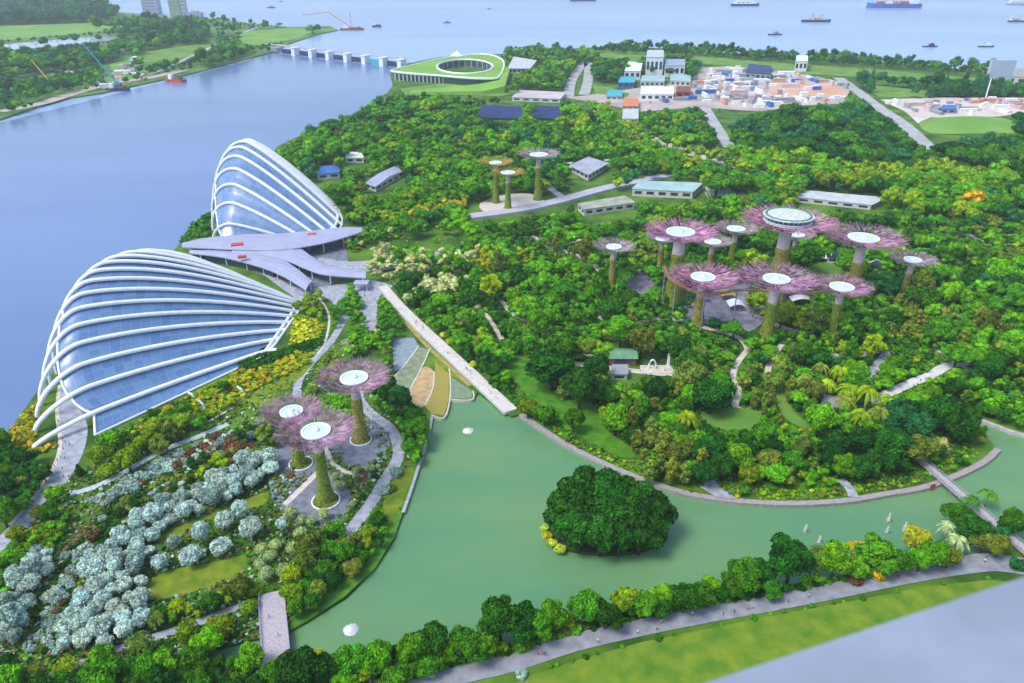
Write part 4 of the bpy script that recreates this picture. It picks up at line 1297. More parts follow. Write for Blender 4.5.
ship(1019, 22, 22, "dark green-hulled ship with a tall white house near the inland end of the sea", "ship", mat("green_hull", (.02, .14, .12), .5), WHITE, GREY, "cargo_ship")
ship(1018, 5, 24, "white ship with a violet-grey hull on the far inland sea", "ship", BLK, WHITE, WHITE, "ferry")
ship(775, 35, 14, "small dark launch just off the tree-lined shore", "launch", NAVY, GREY, GREY, "tug_boat")
ship(930, 47, 15, "small dark tug off the shore, squatter of the two near the billboard", "tug", NAVY, NAVY, GREY, "tug_boat")
ship(986, 47, 16, "small green and white launch off the shore before the billboard", "launch", MATS["green_hull"], WHITE, GREY, "tug_boat")
ship(447, 23, 8, "tiny dark boat on the open sea beyond the hill-roofed hall", "boat", NAVY, GREY, GREY, "tug_boat")
ship(489, 9, 5, "tiny grey boat farthest out beyond the hill-roofed hall", "boat", GREY, GREY, GREY, "tug_boat")
ship(271, 8, 9, "tiny dark boat on the sea beyond the grassy point", "boat", NAVY, GREY, GREY, "tug_boat")
ship(281, 2, 6, "tiny grey boat farthest out beyond the grassy point", "boat", GREY, GREY, GREY, "tug_boat")
ship(700, 19, 7, "tiny pale boat between the ferry and the shore", "boat", WHITE, WHITE, WHITE, "tug_boat")

def barge(px, py, lpx, label, m, crane=None, rz=0.0, jib=None):
    p = G(px, py, -2.0); k = mpp(p); L = lpx * k
    t = empty("crane_barge", p, label, "barge", None, rz)
    b = MB(); b.box((0, 0, 2), (L, L * .32, 5), 0, .96); b.build("hull", m, t)
    b = MB(); b.box((-.25 * L, 0, 7), (L * .2, L * .2, 5)); b.box((-.25 * L, 0, 10.4), (L * .14, L * .16, 2)); b.build("cabin", WHITE, t)
    b = MB(); b.box((.1 * L, 0, 5.5), (L * .35, L * .2, 2)); b.box((.3 * L, 0, 6), (L * .12, L * .24, 3)); b.build("cargo", BROWN, t)
    if jib:
        b = MB(); b.tube([(0, 0, 4), (-1 * k, 0, jib * k)], [.14 * k, .3 * k], 4); b.build("mast", RED, t)
        b = MB(); b.tube([(0, 0, 6), (-22 * k, 6 * k, jib * k * .95)], .35 * k, 4); b.tube([(-22 * k, 6 * k, jib * k * .95), (-48 * k, 10 * k, jib * k * .8)], .3 * k, 4); b.build("jib", ORANGE, t)
barge(352, 30, 24, "brown crane barge moored off the grassy point's tip", BROWN, None, .1, 17)
barge(377, 27, 9, "small dark work barge beside the brown crane barge", NAVY)
barge(176, 82, 21, "rust-red barge moored against the far river bank", RED, None, -.35)
barge(118, 91, 22, "dark flat pontoon below the blue river crane", NAVY, None, .1)
def lattice_crane(px, py, tx, ty, m, label):
    p = G(px, py); k = mpp(p)
    t = empty("crawler_crane", p, label, "crane", "cranes on the far bank")
    b = MB(); b.box((0, 0, 3.2), (9, 6, 4)); b.box((-1, 0, 6.2), (5, 4, 2.4)); b.build("cab", m, t)
    for s in (-3, 3):
        b = MB(); b.box((0, s, .9), (10, 1.8, 1.8)); b.build("crawler_track", DKMETAL, t)
    dx, dz = (tx - px) * k, (py - ty) * k * 1.06
    b = MB()
    a0, a1 = Vector((0, 0, 4)), Vector((dx, 4, dz))
    for oy in (-.9, .9):
        for oz in (-.9, .9):
            b.tube([a0 + Vector((0, oy, oz)), a1 + Vector((0, oy * .5, oz * .5))], .42, 4)
    for i in range(16):
        q0, q1 = a0.lerp(a1, i / 16), a0.lerp(a1, (i + 1) / 16)
        s = 1 if i % 2 else -1
        b.tube([q0 + Vector((0, -.9 * s, 0)), q1 + Vector((0, .9 * s, 0))], .3, 3)
    b.build("boom", m, t)
lattice_crane(118, 86, 92, 49, TEAL, "turquoise crawler crane leaning its boom over the far river bank")
lattice_crane(52, 86, 37, 63, YELLOWP, "faded yellow crane standing in the far bank works")

# ================================================================== vegetation
NR = np.random.default_rng(5)

def cards(P, N, size, aspect, rng, jitter=0.7):
    """leaf sprays: one bent four-cornered blade per point, roughly facing N"""
    n = len(P)
    N = N + rng.normal(size=(n, 3)) * jitter
    N /= np.linalg.norm(N, axis=1)[:, None] + 1e-9
    A = np.cross(N, rng.normal(size=(n, 3)))
    A /= np.linalg.norm(A, axis=1)[:, None] + 1e-9
    B = np.cross(N, A)
    s = size * rng.uniform(.6, 1.35, n)
    a, b = A * (s * aspect)[:, None], B * s[:, None]
    k = N * (s * .25)[:, None]
    V = np.stack([P - a * .9 - b * .4, P + a * .25 - b - k * .5, P + a + b * .3, P - a * .2 + b - k * .5], 1).reshape(-1, 3)
    return V

def blob(c, r, rng, nu=10, nv=6):
    V, Fc = [], []
    for j in range(nv + 1):
        th = math.pi * j / nv
        for i in range(nu):
            ph = 2 * math.pi * i / nu
            k = 1 + rng.uniform(-.12, .12)
            V.append((c[0] + r[0] * k * math.sin(th) * math.cos(ph), c[1] + r[1] * k * math.sin(th) * math.sin(ph), c[2] + r[2] * k * math.cos(th)))
    for j in range(nv):
        for i in range(nu):
            q = (i + 1) % nu
            Fc.append((j * nu + i, (j + 1) * nu + i, (j + 1) * nu + q, j * nu + q))
    return V, Fc

def crown_mesh(name, kind, seed, n):
    """unit crown: radius about 1, standing on the tree's base at the origin"""
    rng = np.random.default_rng(seed)
    lobes = []
    if kind == 'round':
        lobes.append(((rng.uniform(-.1, .1), rng.uniform(-.1, .1), 1.2), (.62, .62, .58)))
        for i in range(int(rng.integers(9, 16))):
            a, e = i * 2.4 + rng.uniform(-.5, .5), rng.uniform(-.4, 1.1)
            d = rng.uniform(.42, .74)
            r = rng.uniform(.24, .46)
            lobes.append(((d * math.cos(a) * math.cos(e), d * math.sin(a) * math.cos(e), 1.2 + d * math.sin(e) * 1.05), (r, r, r * .88)))
    elif kind == 'spread':
        lobes.append(((0, 0, 1.05), (.7, .7, .3)))
        for i in range(14):
            a, d = i * 2.4 + rng.uniform(-.3, .3), math.sqrt((i + .5) / 14) * .82
            r = rng.uniform(.24, .36)
            lobes.append(((d * math.cos(a), d * math.sin(a), 1.12 + .22 * (1 - d) + rng.uniform(-.07, .07)), (r, r, r * .62)))
    elif kind == 'slender':
        for i in range(11):
            z = .9 + 2.1 * i / 10
            w = .62 * math.sin(math.pi * (.16 + .8 * i / 10)) ** .7
            a = i * 2.4
            r = rng.uniform(.32, .44) * (.6 + .5 * w)
            lobes.append(((w * .7 * math.cos(a), w * .7 * math.sin(a), z), (r, r, r * 1.1)))
        lobes.append(((0, 0, 1.8), (.3, .3, .9)))
    elif kind == 'silver':
        lobes.append(((0, 0, 1.0), (.58, .58, .5)))
        for i in range(9):
            a, e = i * 2.4, rng.uniform(-.1, 1.1)
            lobes.append(((.5 * math.cos(a) * math.cos(e), .5 * math.sin(a) * math.cos(e), 1.0 + .45 * math.sin(e)), (.36, .36, .34)))
    elif kind == 'ball':
        lobes.append(((0, 0, .92), (.88, .88, .80)))
    elif kind == 'bush':
        lobes.append(((0, 0, .35), (.7, .7, .5)))
        for i in range(8):
            a = i * 2.4
            d = rng.uniform(.3, .65)
            r = rng.uniform(.28, .45)
            lobes.append(((d * math.cos(a), d * math.sin(a), .35 + rng.uniform(0, .35)), (r, r, r * .85)))
    elif kind == 'conifer':
        for i in range(10):
            z = .5 + 2.3 * i / 9
            r = .62 * (1 - i / 10.5) + .1
            lobes.append(((rng.uniform(-.1, .1), rng.uniform(-.1, .1), z), (r, r, .26)))
    cs_ = np.array([l[0] for l in lobes]); rs = np.array([l[1] for l in lobes])
    wt_ = (rs[:, 0] ** 2); wt_ /= wt_.sum()
    size = {'round': .074, 'spread': .072, 'slender': .10, 'silver': .105, 'ball': .075, 'bush': .10, 'conifer': .085}[kind]
    P = np.zeros((0, 3)); Nn = np.zeros((0, 3))
    while len(P) < n:
        li = rng.choice(len(lobes), size=n * 2, p=wt_)
        D = rng.normal(size=(n * 2, 3)); D /= np.linalg.norm(D, axis=1)[:, None]
        flip = (D[:, 2] < 0) & (rng.random(n * 2) < .55)
        D[flip, 2] *= -1
        q = cs_[li] + rs[li] * D * rng.uniform(.84, 1.17, n * 2)[:, None]
        # keep only what is not buried inside another lobe
        inside = np.zeros(n * 2, bool)
        for c, r in zip(cs_, rs):
            inside |= (((q - c) / r) ** 2).sum(1) < .70
        q, D = q[~inside], D[~inside]
        P, Nn = np.vstack([P, q]), np.vstack([Nn, D])
    P, Nn = P[:n], Nn[:n]
    if kind in ('silver',):
        V = cards(P, Nn, size * 1.15, .42, rng, 1.2)
    else:
        V = cards(P, Nn, size, .8, rng, .95)
    Fc = [(4 * i, 4 * i + 1, 4 * i + 2, 4 * i + 3) for i in range(n)]
    V = [tuple(v) for v in V]
    for c, r in lobes:
        bv_, bf = blob(c, tuple(x * (.66 if kind == 'silver' else .74) for x in r), rng, 9, 6)
        o = len(V)
        V += bv_
        Fc += [tuple(i + o for i in f) for f in bf]
    me = bpy.data.meshes.new(name)
    me.from_pydata(V, [], Fc)
    me.materials.append(LEAF)
    return me

def palm_mesh(seed):
    rng = np.random.default_rng(seed)
    b = MB()
    for i in range(17):
        a = i * 2.4 + rng.uniform(-.2, .2)
        up = rng.uniform(.1, 1.1)
        pts = []
        for s in range(7):
            t = s / 6
            r = t * (1.0 - .12 * up)
            z = 1.7 + .55 * up * t - (.75 + .25 * up) * t ** 2.2
            pts.append(Vector((r * math.cos(a), r * math.sin(a), z)))
        side = Vector((-math.sin(a), math.cos(a), 0))
        for s in range(6):
            for sg in (-1, 1):
                for q in range(2):
                    p = pts[s].lerp(pts[s + 1], q * .5)
                    p2 = pts[s].lerp(pts[s + 1], q * .5 + .42)
                    w = .14 * math.sin(math.pi * min(1, .12 + (s + q * .5) / 6.4)) ** .6
                    tip = side * sg * w + Vector((0, 0, -.09)) + (pts[s + 1] - pts[s]) * .6
                    b.quad(p, p2, p2 + tip * .9, p + tip)
    return b

def trunk_mesh(kind, seed):
    rng = random.Random(seed)
    b = MB()
    if kind == 'palm':
        b.tube([(0, 0, -.05), (.03, .02, .6), (.02, 0, 1.2), (0, 0, 1.72)], [.085, .06, .05, .05], 7)
        return b
    top = {'round': 1.1, 'spread': 1.0, 'slender': 2.4, 'silver': .9, 'ball': .8, 'bush': .3, 'conifer': 2.6}[kind]
    w = .075 if kind != 'slender' else .06
    b.tube([(0, 0, -.05), (rng.uniform(-.03, .03), .02, top * .5), (0, 0, top)], [w * 1.3, w, w * .55], 7)
    for i in range(5):
        a = i * 2.4
        z0 = top * rng.uniform(.45, .75)
        b.tube([(0, 0, z0), (.25 * math.cos(a), .25 * math.sin(a), z0 + .25), (.5 * math.cos(a), .5 * math.sin(a), z0 + .4 + (.1 if kind != 'spread' else -.05))], [w * .55, w * .4, w * .2], 5)
    return b

KIND = {  # kind: (object name, category, word in labels, crown shapes, crown centre height in radii, card count, name of the crown child)
    'round': ('broadleaf_tree', 'tree', 'round-crowned tree', 8, 1.3, 2700),
    'spread': ('spreading_tree', 'tree', 'flat-crowned tree', 3, 1.15, 2500),
    'slender': ('slender_tree', 'tree', 'slim upright tree', 3, 1.9, 1000),
    'silver': ('silver_leaf_tree', 'tree', 'silver-leaved tree', 3, 1.1, 1500),
    'ball': ('round_shrub', 'shrub', 'ball-shaped shrub', 2, .9, 800),
    'bush': ('flowering_bush', 'bush', 'low bush', 3, .5, 650),
    'palm': ('palm_tree', 'palm', 'palm', 2, 1.6, 0),
    'conifer': ('casuarina_tree', 'tree', 'pointed casuarina', 2, 1.6, 900),
}
CROWNS, TRUNKS = {}, {}
for k, v in KIND.items():
    if k == 'palm':
        CROWNS[k] = [palm_mesh(s).mesh("palm_fronds") for s in (1, 2)]
        for me in CROWNS[k]: me.materials.append(LEAF)
    else:
        CROWNS[k] = [crown_mesh(k + "_crown", k, 40 + s, v[5]) for s in range(v[3])]
    TRUNKS[k] = trunk_mesh(k, 3).mesh(k + "_trunk", True)
    TRUNKS[k].materials.append(PALE_BARK if k in ('slender', 'silver', 'palm') else BARK)

COLS = {'dark': ((0.019, 0.100, 0.006), 'dark green'), 'mid': ((0.062, 0.222, 0.007), 'mid green'), 'bright': ((0.112, 0.335, 0.006), 'bright green'),
        'yg': ((0.21, 0.34, 0.006), 'yellow-green'), 'olive': ((0.150, 0.218, 0.024), 'olive green'), 'teal': ((0.026, 0.15, 0.035), 'blue-green'),
        'gold': ((0.40, 0.36, 0.014), 'golden yellow'), 'orange': ((0.60, 0.35, 0.014), 'orange'), 'silver': ((0.48, 0.63, 0.54), 'frosty silver'),
        'sage': ((0.31, 0.44, 0.36), 'grey sage'), 'pale': ((0.36, 0.48, 0.18), 'pale green'), 'lemon': ((0.50, 0.56, 0.03), 'lemon yellow'), 'cream': ((0.46, 0.50, 0.20), 'cream green'), 'russet': ((0.20, 0.11, 0.05), 'russet brown')}

PLANTS = []       # (kind, colour, base point, radius, crown picture point, hand placed)
GRID = {}
CELL = 8.0
def free(p, r, gap):
    cx, cy = int(p.x // CELL), int(p.y // CELL)
    n = 3 if r > 4.5 else 2
    for i in range(cx - n, cx + n + 1):
        for j in range(cy - n, cy + n + 1):
            for (x, y, q) in GRID.get((i, j), ()):
                if (x - p.x) ** 2 + (y - p.y) ** 2 < ((r + q) * gap) ** 2:
                    return False
    return True
def occupy(p, r):
    GRID.setdefault((int(p.x // CELL), int(p.y // CELL)), []).append((p.x, p.y, r))
def blocked(pts, far_y=0.0):
    for x, y in pts:
        for x0, y0, x1, y1, poly, depth in EXCL:
            if far_y < depth and x0 <= x <= x1 and y0 <= y <= y1 and inpoly(x, y, poly):
                return True
    return False
LAKE_W = [(v[0], v[1]) for v in lake_loop]
LAND_W = [(v[0], v[1]) for v in land_loop]
FAR_W = [(v[0], v[1]) for v in (G(x, y) for x, y in FARBANK)]
def put(kind, colour, px, py, rpx=None, r=None, hand=True):
    """a plant whose crown is centred on the picture point (px, py)"""
    hc = KIND[kind][4]
    rr = r if r is not None else rpx * mpp(G(px, py, 5))
    for _ in range(2):
        p = G(px, py, hc * rr)
    p = Vector((p.x, p.y, 0))
    PLANTS.append((kind, colour, p, rr, (px, py), hand))
    occupy(p, rr)

def zone(poly, gap, rr, mix, tries=6, seed=0, edge=.62, far=False, patchy=False):
    rnd = random.Random(seed * 77 + len(poly))
    W = [G(x, y, rr[0] * 1.2) for x, y in poly]
    xs, ys = [w_.x for w_ in W], [w_.y for w_ in W]
    wp = [(w_.x, w_.y) for w_ in W]
    area = abs(sum(wp[i - 1][0] * wp[i][1] - wp[i][0] * wp[i - 1][1] for i in range(len(wp)))) / 2
    n = int(area / (rr[0] * gap * 2) ** 2 * tries) + 5
    kinds = [m_[:2] for m_ in mix]; wts = [m_[2] for m_ in mix]
    cnt = 0
    for _ in range(n * 2):
        x, y = rnd.uniform(min(xs), max(xs)), rnd.uniform(min(ys), max(ys))
        if not inpoly(x, y, wp): continue
        # neighbouring plants tend to be of one kind
        cell = (int(x // 28), int(y // 28))
        if rnd.random() < .5:
            k, c = random.Random(hash(cell) + seed).choices(kinds, wts)[0]
        else:
            k, c = rnd.choices(kinds, wts)[0]
        r = rnd.uniform(*rr) * (.8 if k == 'slender' else 1.25 if k == 'spread' else 1)
        r *= min(1.5, max(.62, rnd.lognormvariate(0, .2)))
        if patchy:
            u = .5 + .5 * math.sin(x * .061 + 2.1 * math.sin(y * .033)) * math.cos(y * .057 + 1.7 * math.sin(x * .041 + 1.3))
            if u < .21:
                if rnd.random() < .86: continue
                r *= .5
            elif u < .34: r *= .62
            elif u > .80: r *= 1.32
        p = Vector((x, y, 0))
        if not free(p, r, gap): continue
        if not far and (inpoly(x, y, LAKE_W) or not inpoly(x, y, LAND_W)): continue
        if far and not inpoly(x, y, FAR_W): continue
        qx, qy, qd = Q((x, y, KIND[k][4] * r))
        rp = r / (qd / F)
        bx, by, _d = Q((x, y, 0))
        if blocked([(qx, qy), (qx - rp * edge, qy), (qx + rp * edge, qy), (qx, qy - rp * edge), (qx, qy + rp * edge * .8), (bx, by)], y): continue
        PLANTS.append((k, c, p, r, (qx, qy), False))
        occupy(p, r)
        cnt += 1
    return cnt

# ---- the island
isl = [G(607 + 61 * math.cos(2 * math.pi * i / 40), 534 + 20 * math.sin(2 * math.pi * i / 40)) for i in range(40)]
b = MB(); b.prism([(p.x, p.y) for p in isl], -3.2, .2)
tag(b.build("island_ground", mat("island_soil", (0.04, 0.07, 0.015), .95, .3, .3)), kind="structure")
for x, y, r in ((573, 504, 26), (588, 491, 23), (612, 497, 25), (637, 499, 25), (655, 512, 20), (561, 522, 18), (583, 524, 22), (605, 516, 24), (628, 520, 23), (649, 527, 20), (600, 537, 18), (620, 539, 17), (580, 536, 15), (640, 538, 16), (596, 506, 24), (624, 508, 24)):
    put('round', 'dark', x, y, r)
for x, y, r in ((544, 528, 5), (547, 536, 5.5), (553, 543, 5.5), (560, 549, 6), (549, 541, 4.5)):
    put('bush', 'lemon', x, y, r)

# ---- hand-placed single plants that stand out
for k, c, x, y, r in (
    ('round', 'bright', 615, 419, 15), ('round', 'dark', 552, 366, 21), ('round', 'dark', 712, 391, 20), ('round', 'dark', 580, 389, 19), ('round', 'mid', 563, 346, 15), ('round', 'mid', 690, 366, 17), ('round', 'mid', 574, 422, 10),
    ('round', 'mid', 545, 412, 12), ('round', 'dark', 596, 366, 14), ('round', 'olive', 600, 377, 9), ('round', 'bright', 540, 325, 14),
    ('slender', 'olive', 638, 440, 10), ('slender', 'olive', 652, 428, 10), ('slender', 'olive', 664, 446, 11), ('slender', 'olive', 676, 456, 11), ('slender', 'olive', 660, 462, 10), ('slender', 'olive', 650, 470, 9), ('slender', 'olive', 690, 448, 10),
    ('slender', 'olive', 672, 470, 10), ('slender', 'olive', 684, 472, 9), ('slender', 'olive', 645, 455, 9), ('slender', 'olive', 632, 420, 9), ('slender', 'olive', 702, 462, 9), ('slender', 'olive', 640, 405, 9), ('slender', 'olive', 655, 408, 9),
    ('round', 'dark', 708, 452, 16), ('round', 'dark', 722, 465, 14), ('round', 'dark', 704, 474, 12), ('round', 'yg', 750, 474, 11), ('round', 'olive', 770, 462, 12),
    ('round', 'teal', 905, 412, 19), ('round', 'dark', 935, 412, 18), ('round', 'dark', 958, 424, 17), ('round', 'teal', 920, 430, 15), ('round', 'mid', 895, 440, 13),
    ('palm', 'yg', 828, 380, 13), ('palm', 'yg', 850, 386, 14), ('palm', 'yg', 868, 395, 14), ('palm', 'olive', 882, 409, 14), ('palm', 'yg', 840, 372, 12), ('palm', 'yg', 862, 412, 14), ('palm', 'olive', 845, 400, 12), ('palm', 'olive', 822, 368, 11), ('palm', 'yg', 888, 398, 12), ('palm', 'olive', 806, 378, 11),
    ('palm', 'mid', 990, 492, 11), ('palm', 'mid', 972, 498, 11), ('palm', 'pale', 958, 540, 12), ('palm', 'pale', 948, 526, 11),
    ('ball', 'lemon', 443, 335, 4), ('ball', 'lemon', 449, 342, 4.2), ('ball', 'lemon', 473, 365, 4.2), ('ball', 'lemon', 408, 301, 4), ('ball', 'lemon', 418, 312, 4), ('ball', 'lemon', 429, 321, 4),
    ('round', 'orange', 973, 199, 11), ('round', 'yg', 664, 166, 8), ('round', 'yg', 310, 166, 7),
    ('bush', 'cream', 928, 437, 6), ('bush', 'cream', 940, 443, 7), ('bush', 'cream', 932, 427, 5), ('bush', 'cream', 945, 450, 6),
    ('round', 'bright', 111, 437, 14), ('round', 'yg', 100, 455, 12), ('round', 'yg', 127, 458, 13), ('ball', 'yg', 106, 470, 9), ('conifer', 'dark', 78, 468, 6), ('round', 'olive', 158, 444, 11), ('round', 'yg', 152, 430, 10), ('round', 'dark', 135, 438, 9), ('round', 'olive', 170, 432, 10), ('round', 'yg', 182, 420, 10), ('round', 'dark', 224, 384, 8), ('round', 'mid', 200, 422, 9), ('round', 'mid', 185, 408, 8),
    ('round', 'bright', 54, 492, 10), ('round', 'yg', 16, 533, 9), ('round', 'olive', 38, 512, 8),
    ('ball', 'olive', 100, 656, 14), ('ball', 'olive', 140, 648, 15), ('ball', 'yg', 188, 634, 13), ('ball', 'yg', 219, 627, 15), ('ball', 'yg', 249, 606, 10), ('ball', 'yg', 66, 668, 12), ('ball', 'olive', 36, 676, 13),
    ('silver', 'silver', 190, 554, 13), ('silver', 'silver', 221, 545, 12), ('silver', 'silver', 201, 533, 11), ('silver', 'silver', 225, 521, 11), ('silver', 'silver', 250, 527, 13), ('silver', 'sage', 173, 543, 8), ('silver', 'silver', 240, 510, 11), ('silver', 'silver', 160, 560, 12), ('silver', 'silver', 282, 525, 8),
    ('ball', 'pale', 261, 548, 7), ('ball', 'pale', 275, 545, 7), ('ball', 'pale', 270, 555, 7), ('ball', 'pale', 293, 548, 7), ('ball', 'pale', 260, 564, 7), ('ball', 'pale', 266, 575, 8), ('ball', 'pale', 284, 572, 8), ('ball', 'pale', 324, 515, 6), ('ball', 'pale', 311, 521, 6), ('ball', 'pale', 290, 513, 7), ('ball', 'pale', 300, 532, 7), ('ball', 'pale', 312, 540, 6), ('ball', 'pale', 302, 520, 6), ('ball', 'pale', 335, 476, 5), ('ball', 'pale', 338, 486, 5), ('ball', 'pale', 355, 472, 4),
    ('round', 'teal', 400, 399, 13), ('round', 'dark', 388, 392, 12), ('round', 'mid', 415, 428, 12), ('round', 'mid', 413, 415, 10), ('round', 'dark', 402, 420, 9), ('round', 'mid', 422, 440, 9), ('round', 'mid', 410, 448, 10), ('bush', 'sage', 396, 472, 8), ('bush', 'sage', 384, 490, 7), ('round', 'dark', 378, 518, 10),
    ('bush', 'olive', 392, 488, 6)):
    put(k, c, x, y, r)
# bottom bank along the road
for k, c, x, y, r in (('round', 'dark', 500, 622, 17), ('round', 'dark', 523, 622, 16), ('round', 'yg', 553, 618, 13), ('round', 'mid', 541, 630, 11), ('round', 'yg', 585, 610, 14), ('round', 'dark', 606, 616, 13), ('round', 'yg', 626, 603, 12), ('round', 'mid', 645, 606, 12),
    ('round', 'yg', 664, 597, 12), ('round', 'dark', 662, 610, 9), ('round', 'dark', 684, 601, 12), ('round', 'mid', 700, 598, 11), ('round', 'yg', 712, 588, 9), ('round', 'dark', 722, 590, 10), ('round', 'yg', 747, 574, 15), ('round', 'mid', 733, 586, 10), ('round', 'dark', 765, 572, 12), ('round', 'dark', 792, 560, 24), ('round', 'mid', 773, 590, 9), ('round', 'olive', 818, 562, 11),
    ('round', 'bright', 836, 563, 14), ('round', 'gold', 860, 548, 9), ('round', 'mid', 876, 552, 13), ('round', 'bright', 858, 568, 11), ('round', 'gold', 916, 541, 11), ('round', 'mid', 932, 554, 12), ('round', 'yg', 900, 560, 11), ('round', 'mid', 887, 570, 9), ('bush', 'orange', 878, 578, 6), ('bush', 'russet', 856, 583, 6), ('round', 'bright', 921, 562, 10),
    ('round', 'olive', 950, 556, 10), ('round', 'dark', 975, 528, 13), ('round', 'mid', 958, 515, 11), ('round', 'olive', 1000, 545, 10), ('round', 'mid', 1014, 522, 12), ('round', 'olive', 985, 540, 11), ('bush', 'teal', 1018, 566, 8), ('round', 'teal', 1000, 536, 9),
    ('round', 'dark', 300, 675, 19), ('round', 'dark', 320, 672, 14), ('round', 'mid', 352, 664, 14), ('round', 'yg', 376, 664, 14), ('round', 'dark', 392, 655, 10), ('round', 'mid', 412, 652, 14), ('round', 'dark', 432, 645, 15), ('round', 'mid', 425, 664, 12), ('round', 'bright', 447, 652, 11), ('round', 'yg', 462, 641, 12), ('round', 'mid', 472, 651, 12), ('round', 'bright', 486, 644, 12), ('round', 'dark', 488, 630, 9),
    ('round', 'bright', 345, 678, 12), ('round', 'mid', 398, 676, 12), ('bush', 'pale', 430, 672, 8), ('round', 'mid', 340, 660, 9), ('round', 'bright', 250, 660, 12), ('round', 'dark', 288, 664, 11), ('round', 'yg', 362, 676, 9), ('bush', 'sage', 522, 676, 6)):
    c = {'yg': ('mid', 'bright', 'yg')[int(x) % 3]}.get(c, c)
    put(k, c, x, y - 2 if y > 560 else y, r * (1.0 if r > 20 else 1.22))

z = 0
def Z(*a, **k):
    global z
    z += 1
    return zone(*a, seed=z, **k)
SV = [('silver', 'silver', 6), ('silver', 'sage', 1)]
Z([(62, 648), (66, 618), (82, 585), (98, 560), (112, 540), (130, 520), (160, 500), (200, 484), (238, 464), (268, 452), (272, 468), (254, 484), (214, 503), (182, 519), (152, 536), (142, 562), (152, 600), (150, 620), (104, 642)], .57, (3.0, 4.0), SV, tries=12, edge=.05)
Z([(0, 640), (0, 600), (24, 560), (44, 545), (52, 560), (30, 600), (14, 640)], .52, (2.8, 4.0), [('silver', 'sage', 3), ('silver', 'silver', 2)], edge=.2)
Z([(36, 640), (44, 600), (70, 560), (88, 530), (98, 535), (70, 585), (52, 640)], .7, (1.4, 2.2), [('bush', 'sage', 4), ('bush', 'bright', 1), ('bush', 'russet', 1), ('bush', 'silver', 3)], edge=.3)
Z([(88, 500), (120, 480), (160, 458), (200, 440), (232, 428), (240, 436), (200, 454), (150, 476), (104, 502)], .52, (1.6, 2.5), [('bush', 'silver', 6), ('bush', 'sage', 4), ('bush', 'russet', 1), ('bush', 'olive', 1)], tries=10, edge=.1)
Z([(240, 430), (262, 418), (280, 438), (272, 456), (240, 468), (200, 480), (190, 470)], .62, (2.0, 3.2), [('round', 'olive', 2), ('bush', 'russet', 1), ('round', 'dark', 1), ('round', 'yg', 1), ('bush', 'sage', 1)])
Z([(150, 616), (200, 600), (246, 586), (262, 592), (246, 604), (190, 628), (130, 645)], .6, (2.2, 3.4), [('round', 'olive', 3), ('round', 'mid', 2), ('bush', 'sage', 2), ('round', 'yg', 1)])
Z([(300, 560), (322, 532), (345, 530), (362, 526), (375, 535), (368, 560), (340, 580), (318, 600), (296, 612), (286, 606), (266, 592), (280, 584)], .58, (2.4, 3.8), [('round', 'mid', 3), ('round', 'olive', 2), ('round', 'yg', 1), ('round', 'dark', 2)])
Z([(362, 520), (385, 505), (394, 520), (380, 545), (366, 560)], .6, (2.2, 3.4), [('round', 'mid', 2), ('round', 'dark', 2)])
Z([(0, 440), (20, 446), (46, 462), (52, 478), (34, 500), (0, 528)], .58, (2.4, 3.8), [('round', 'mid', 2), ('round', 'dark', 2), ('round', 'olive', 1), ('bush', 'yg', 1)], edge=.4)
Z([(6, 436), (24, 412), (44, 392), (56, 388), (54, 420), (56, 446), (38, 452), (14, 446)], .6, (1.3, 2.0), [('bush', 'gold', 5), ('bush', 'orange', 1), ('bush', 'olive', 2)], edge=.1)
Z([(0, 545), (30, 515), (50, 508), (70, 520), (50, 545), (20, 580), (0, 598)], .6, (2.0, 3.2), [('round', 'bright', 2), ('round', 'mid', 2), ('bush', 'yg', 1)])
Z([(190, 396), (232, 372), (262, 366), (300, 350), (318, 352), (300, 366), (262, 384), (226, 404), (196, 414)], .58, (1.2, 2.0), [('bush', 'gold', 4), ('bush', 'yg', 4), ('bush', 'orange', 1), ('bush', 'mid', 1)], edge=.2)
Z([(238, 360), (268, 352), (318, 336), (322, 342), (296, 356), (262, 366), (240, 368)], .5, (1.4, 2.1), [('bush', 'dark', 1)], edge=.2)
Z([(290, 330), (296, 312), (314, 318), (324, 326), (320, 336), (290, 344)], .55, (1.2, 1.9), [('bush', 'gold', 3), ('bush', 'lemon', 1), ('bush', 'yg', 2)], edge=.2)
Z([(120, 440), (170, 420), (200, 400), (230, 400), (246, 404), (200, 424), (160, 446), (128, 466)], .58, (1.8, 3.0), [('round', 'yg', 3), ('round', 'olive', 2), ('bush', 'gold', 1), ('round', 'mid', 1)])
Z([(296, 305), (318, 296), (326, 310), (318, 320), (300, 318)], .6, (2.2, 3.2), [('round', 'olive', 1), ('round', 'yg', 1)])
Z([(330, 308), (352, 288), (362, 302), (356, 318), (340, 326), (330, 322)], .6, (2.4, 3.4), [('round', 'mid', 2), ('round', 'bright', 1)])
Z([(362, 320), (376, 296), (390, 300), (402, 322), (404, 345), (392, 372), (384, 370), (378, 345), (366, 350), (348, 358), (346, 340)], .58, (2.2, 3.4), [('round', 'mid', 3), ('round', 'bright', 2), ('bush', 'pale', 1), ('round', 'olive', 1)])
Z([(300, 402), (310, 380), (318, 366), (330, 352), (345, 360), (316, 378), (312, 398)], .6, (1.4, 2.2), [('bush', 'bright', 2), ('bush', 'olive', 1), ('bush', 'yg', 1)])
Z([(330, 392), (350, 398), (362, 420), (350, 426), (330, 410)], .6, (1.6, 2.4), [('bush', 'bright', 2), ('bush', 'mid', 1)])
Z([(380, 384), (402, 386), (420, 408), (430, 424), (424, 450), (412, 464), (404, 452), (404, 432), (390, 416), (374, 400)], .55, (2.2, 3.4), [('round', 'mid', 2), ('round', 'dark', 2), ('round', 'bright', 1)])
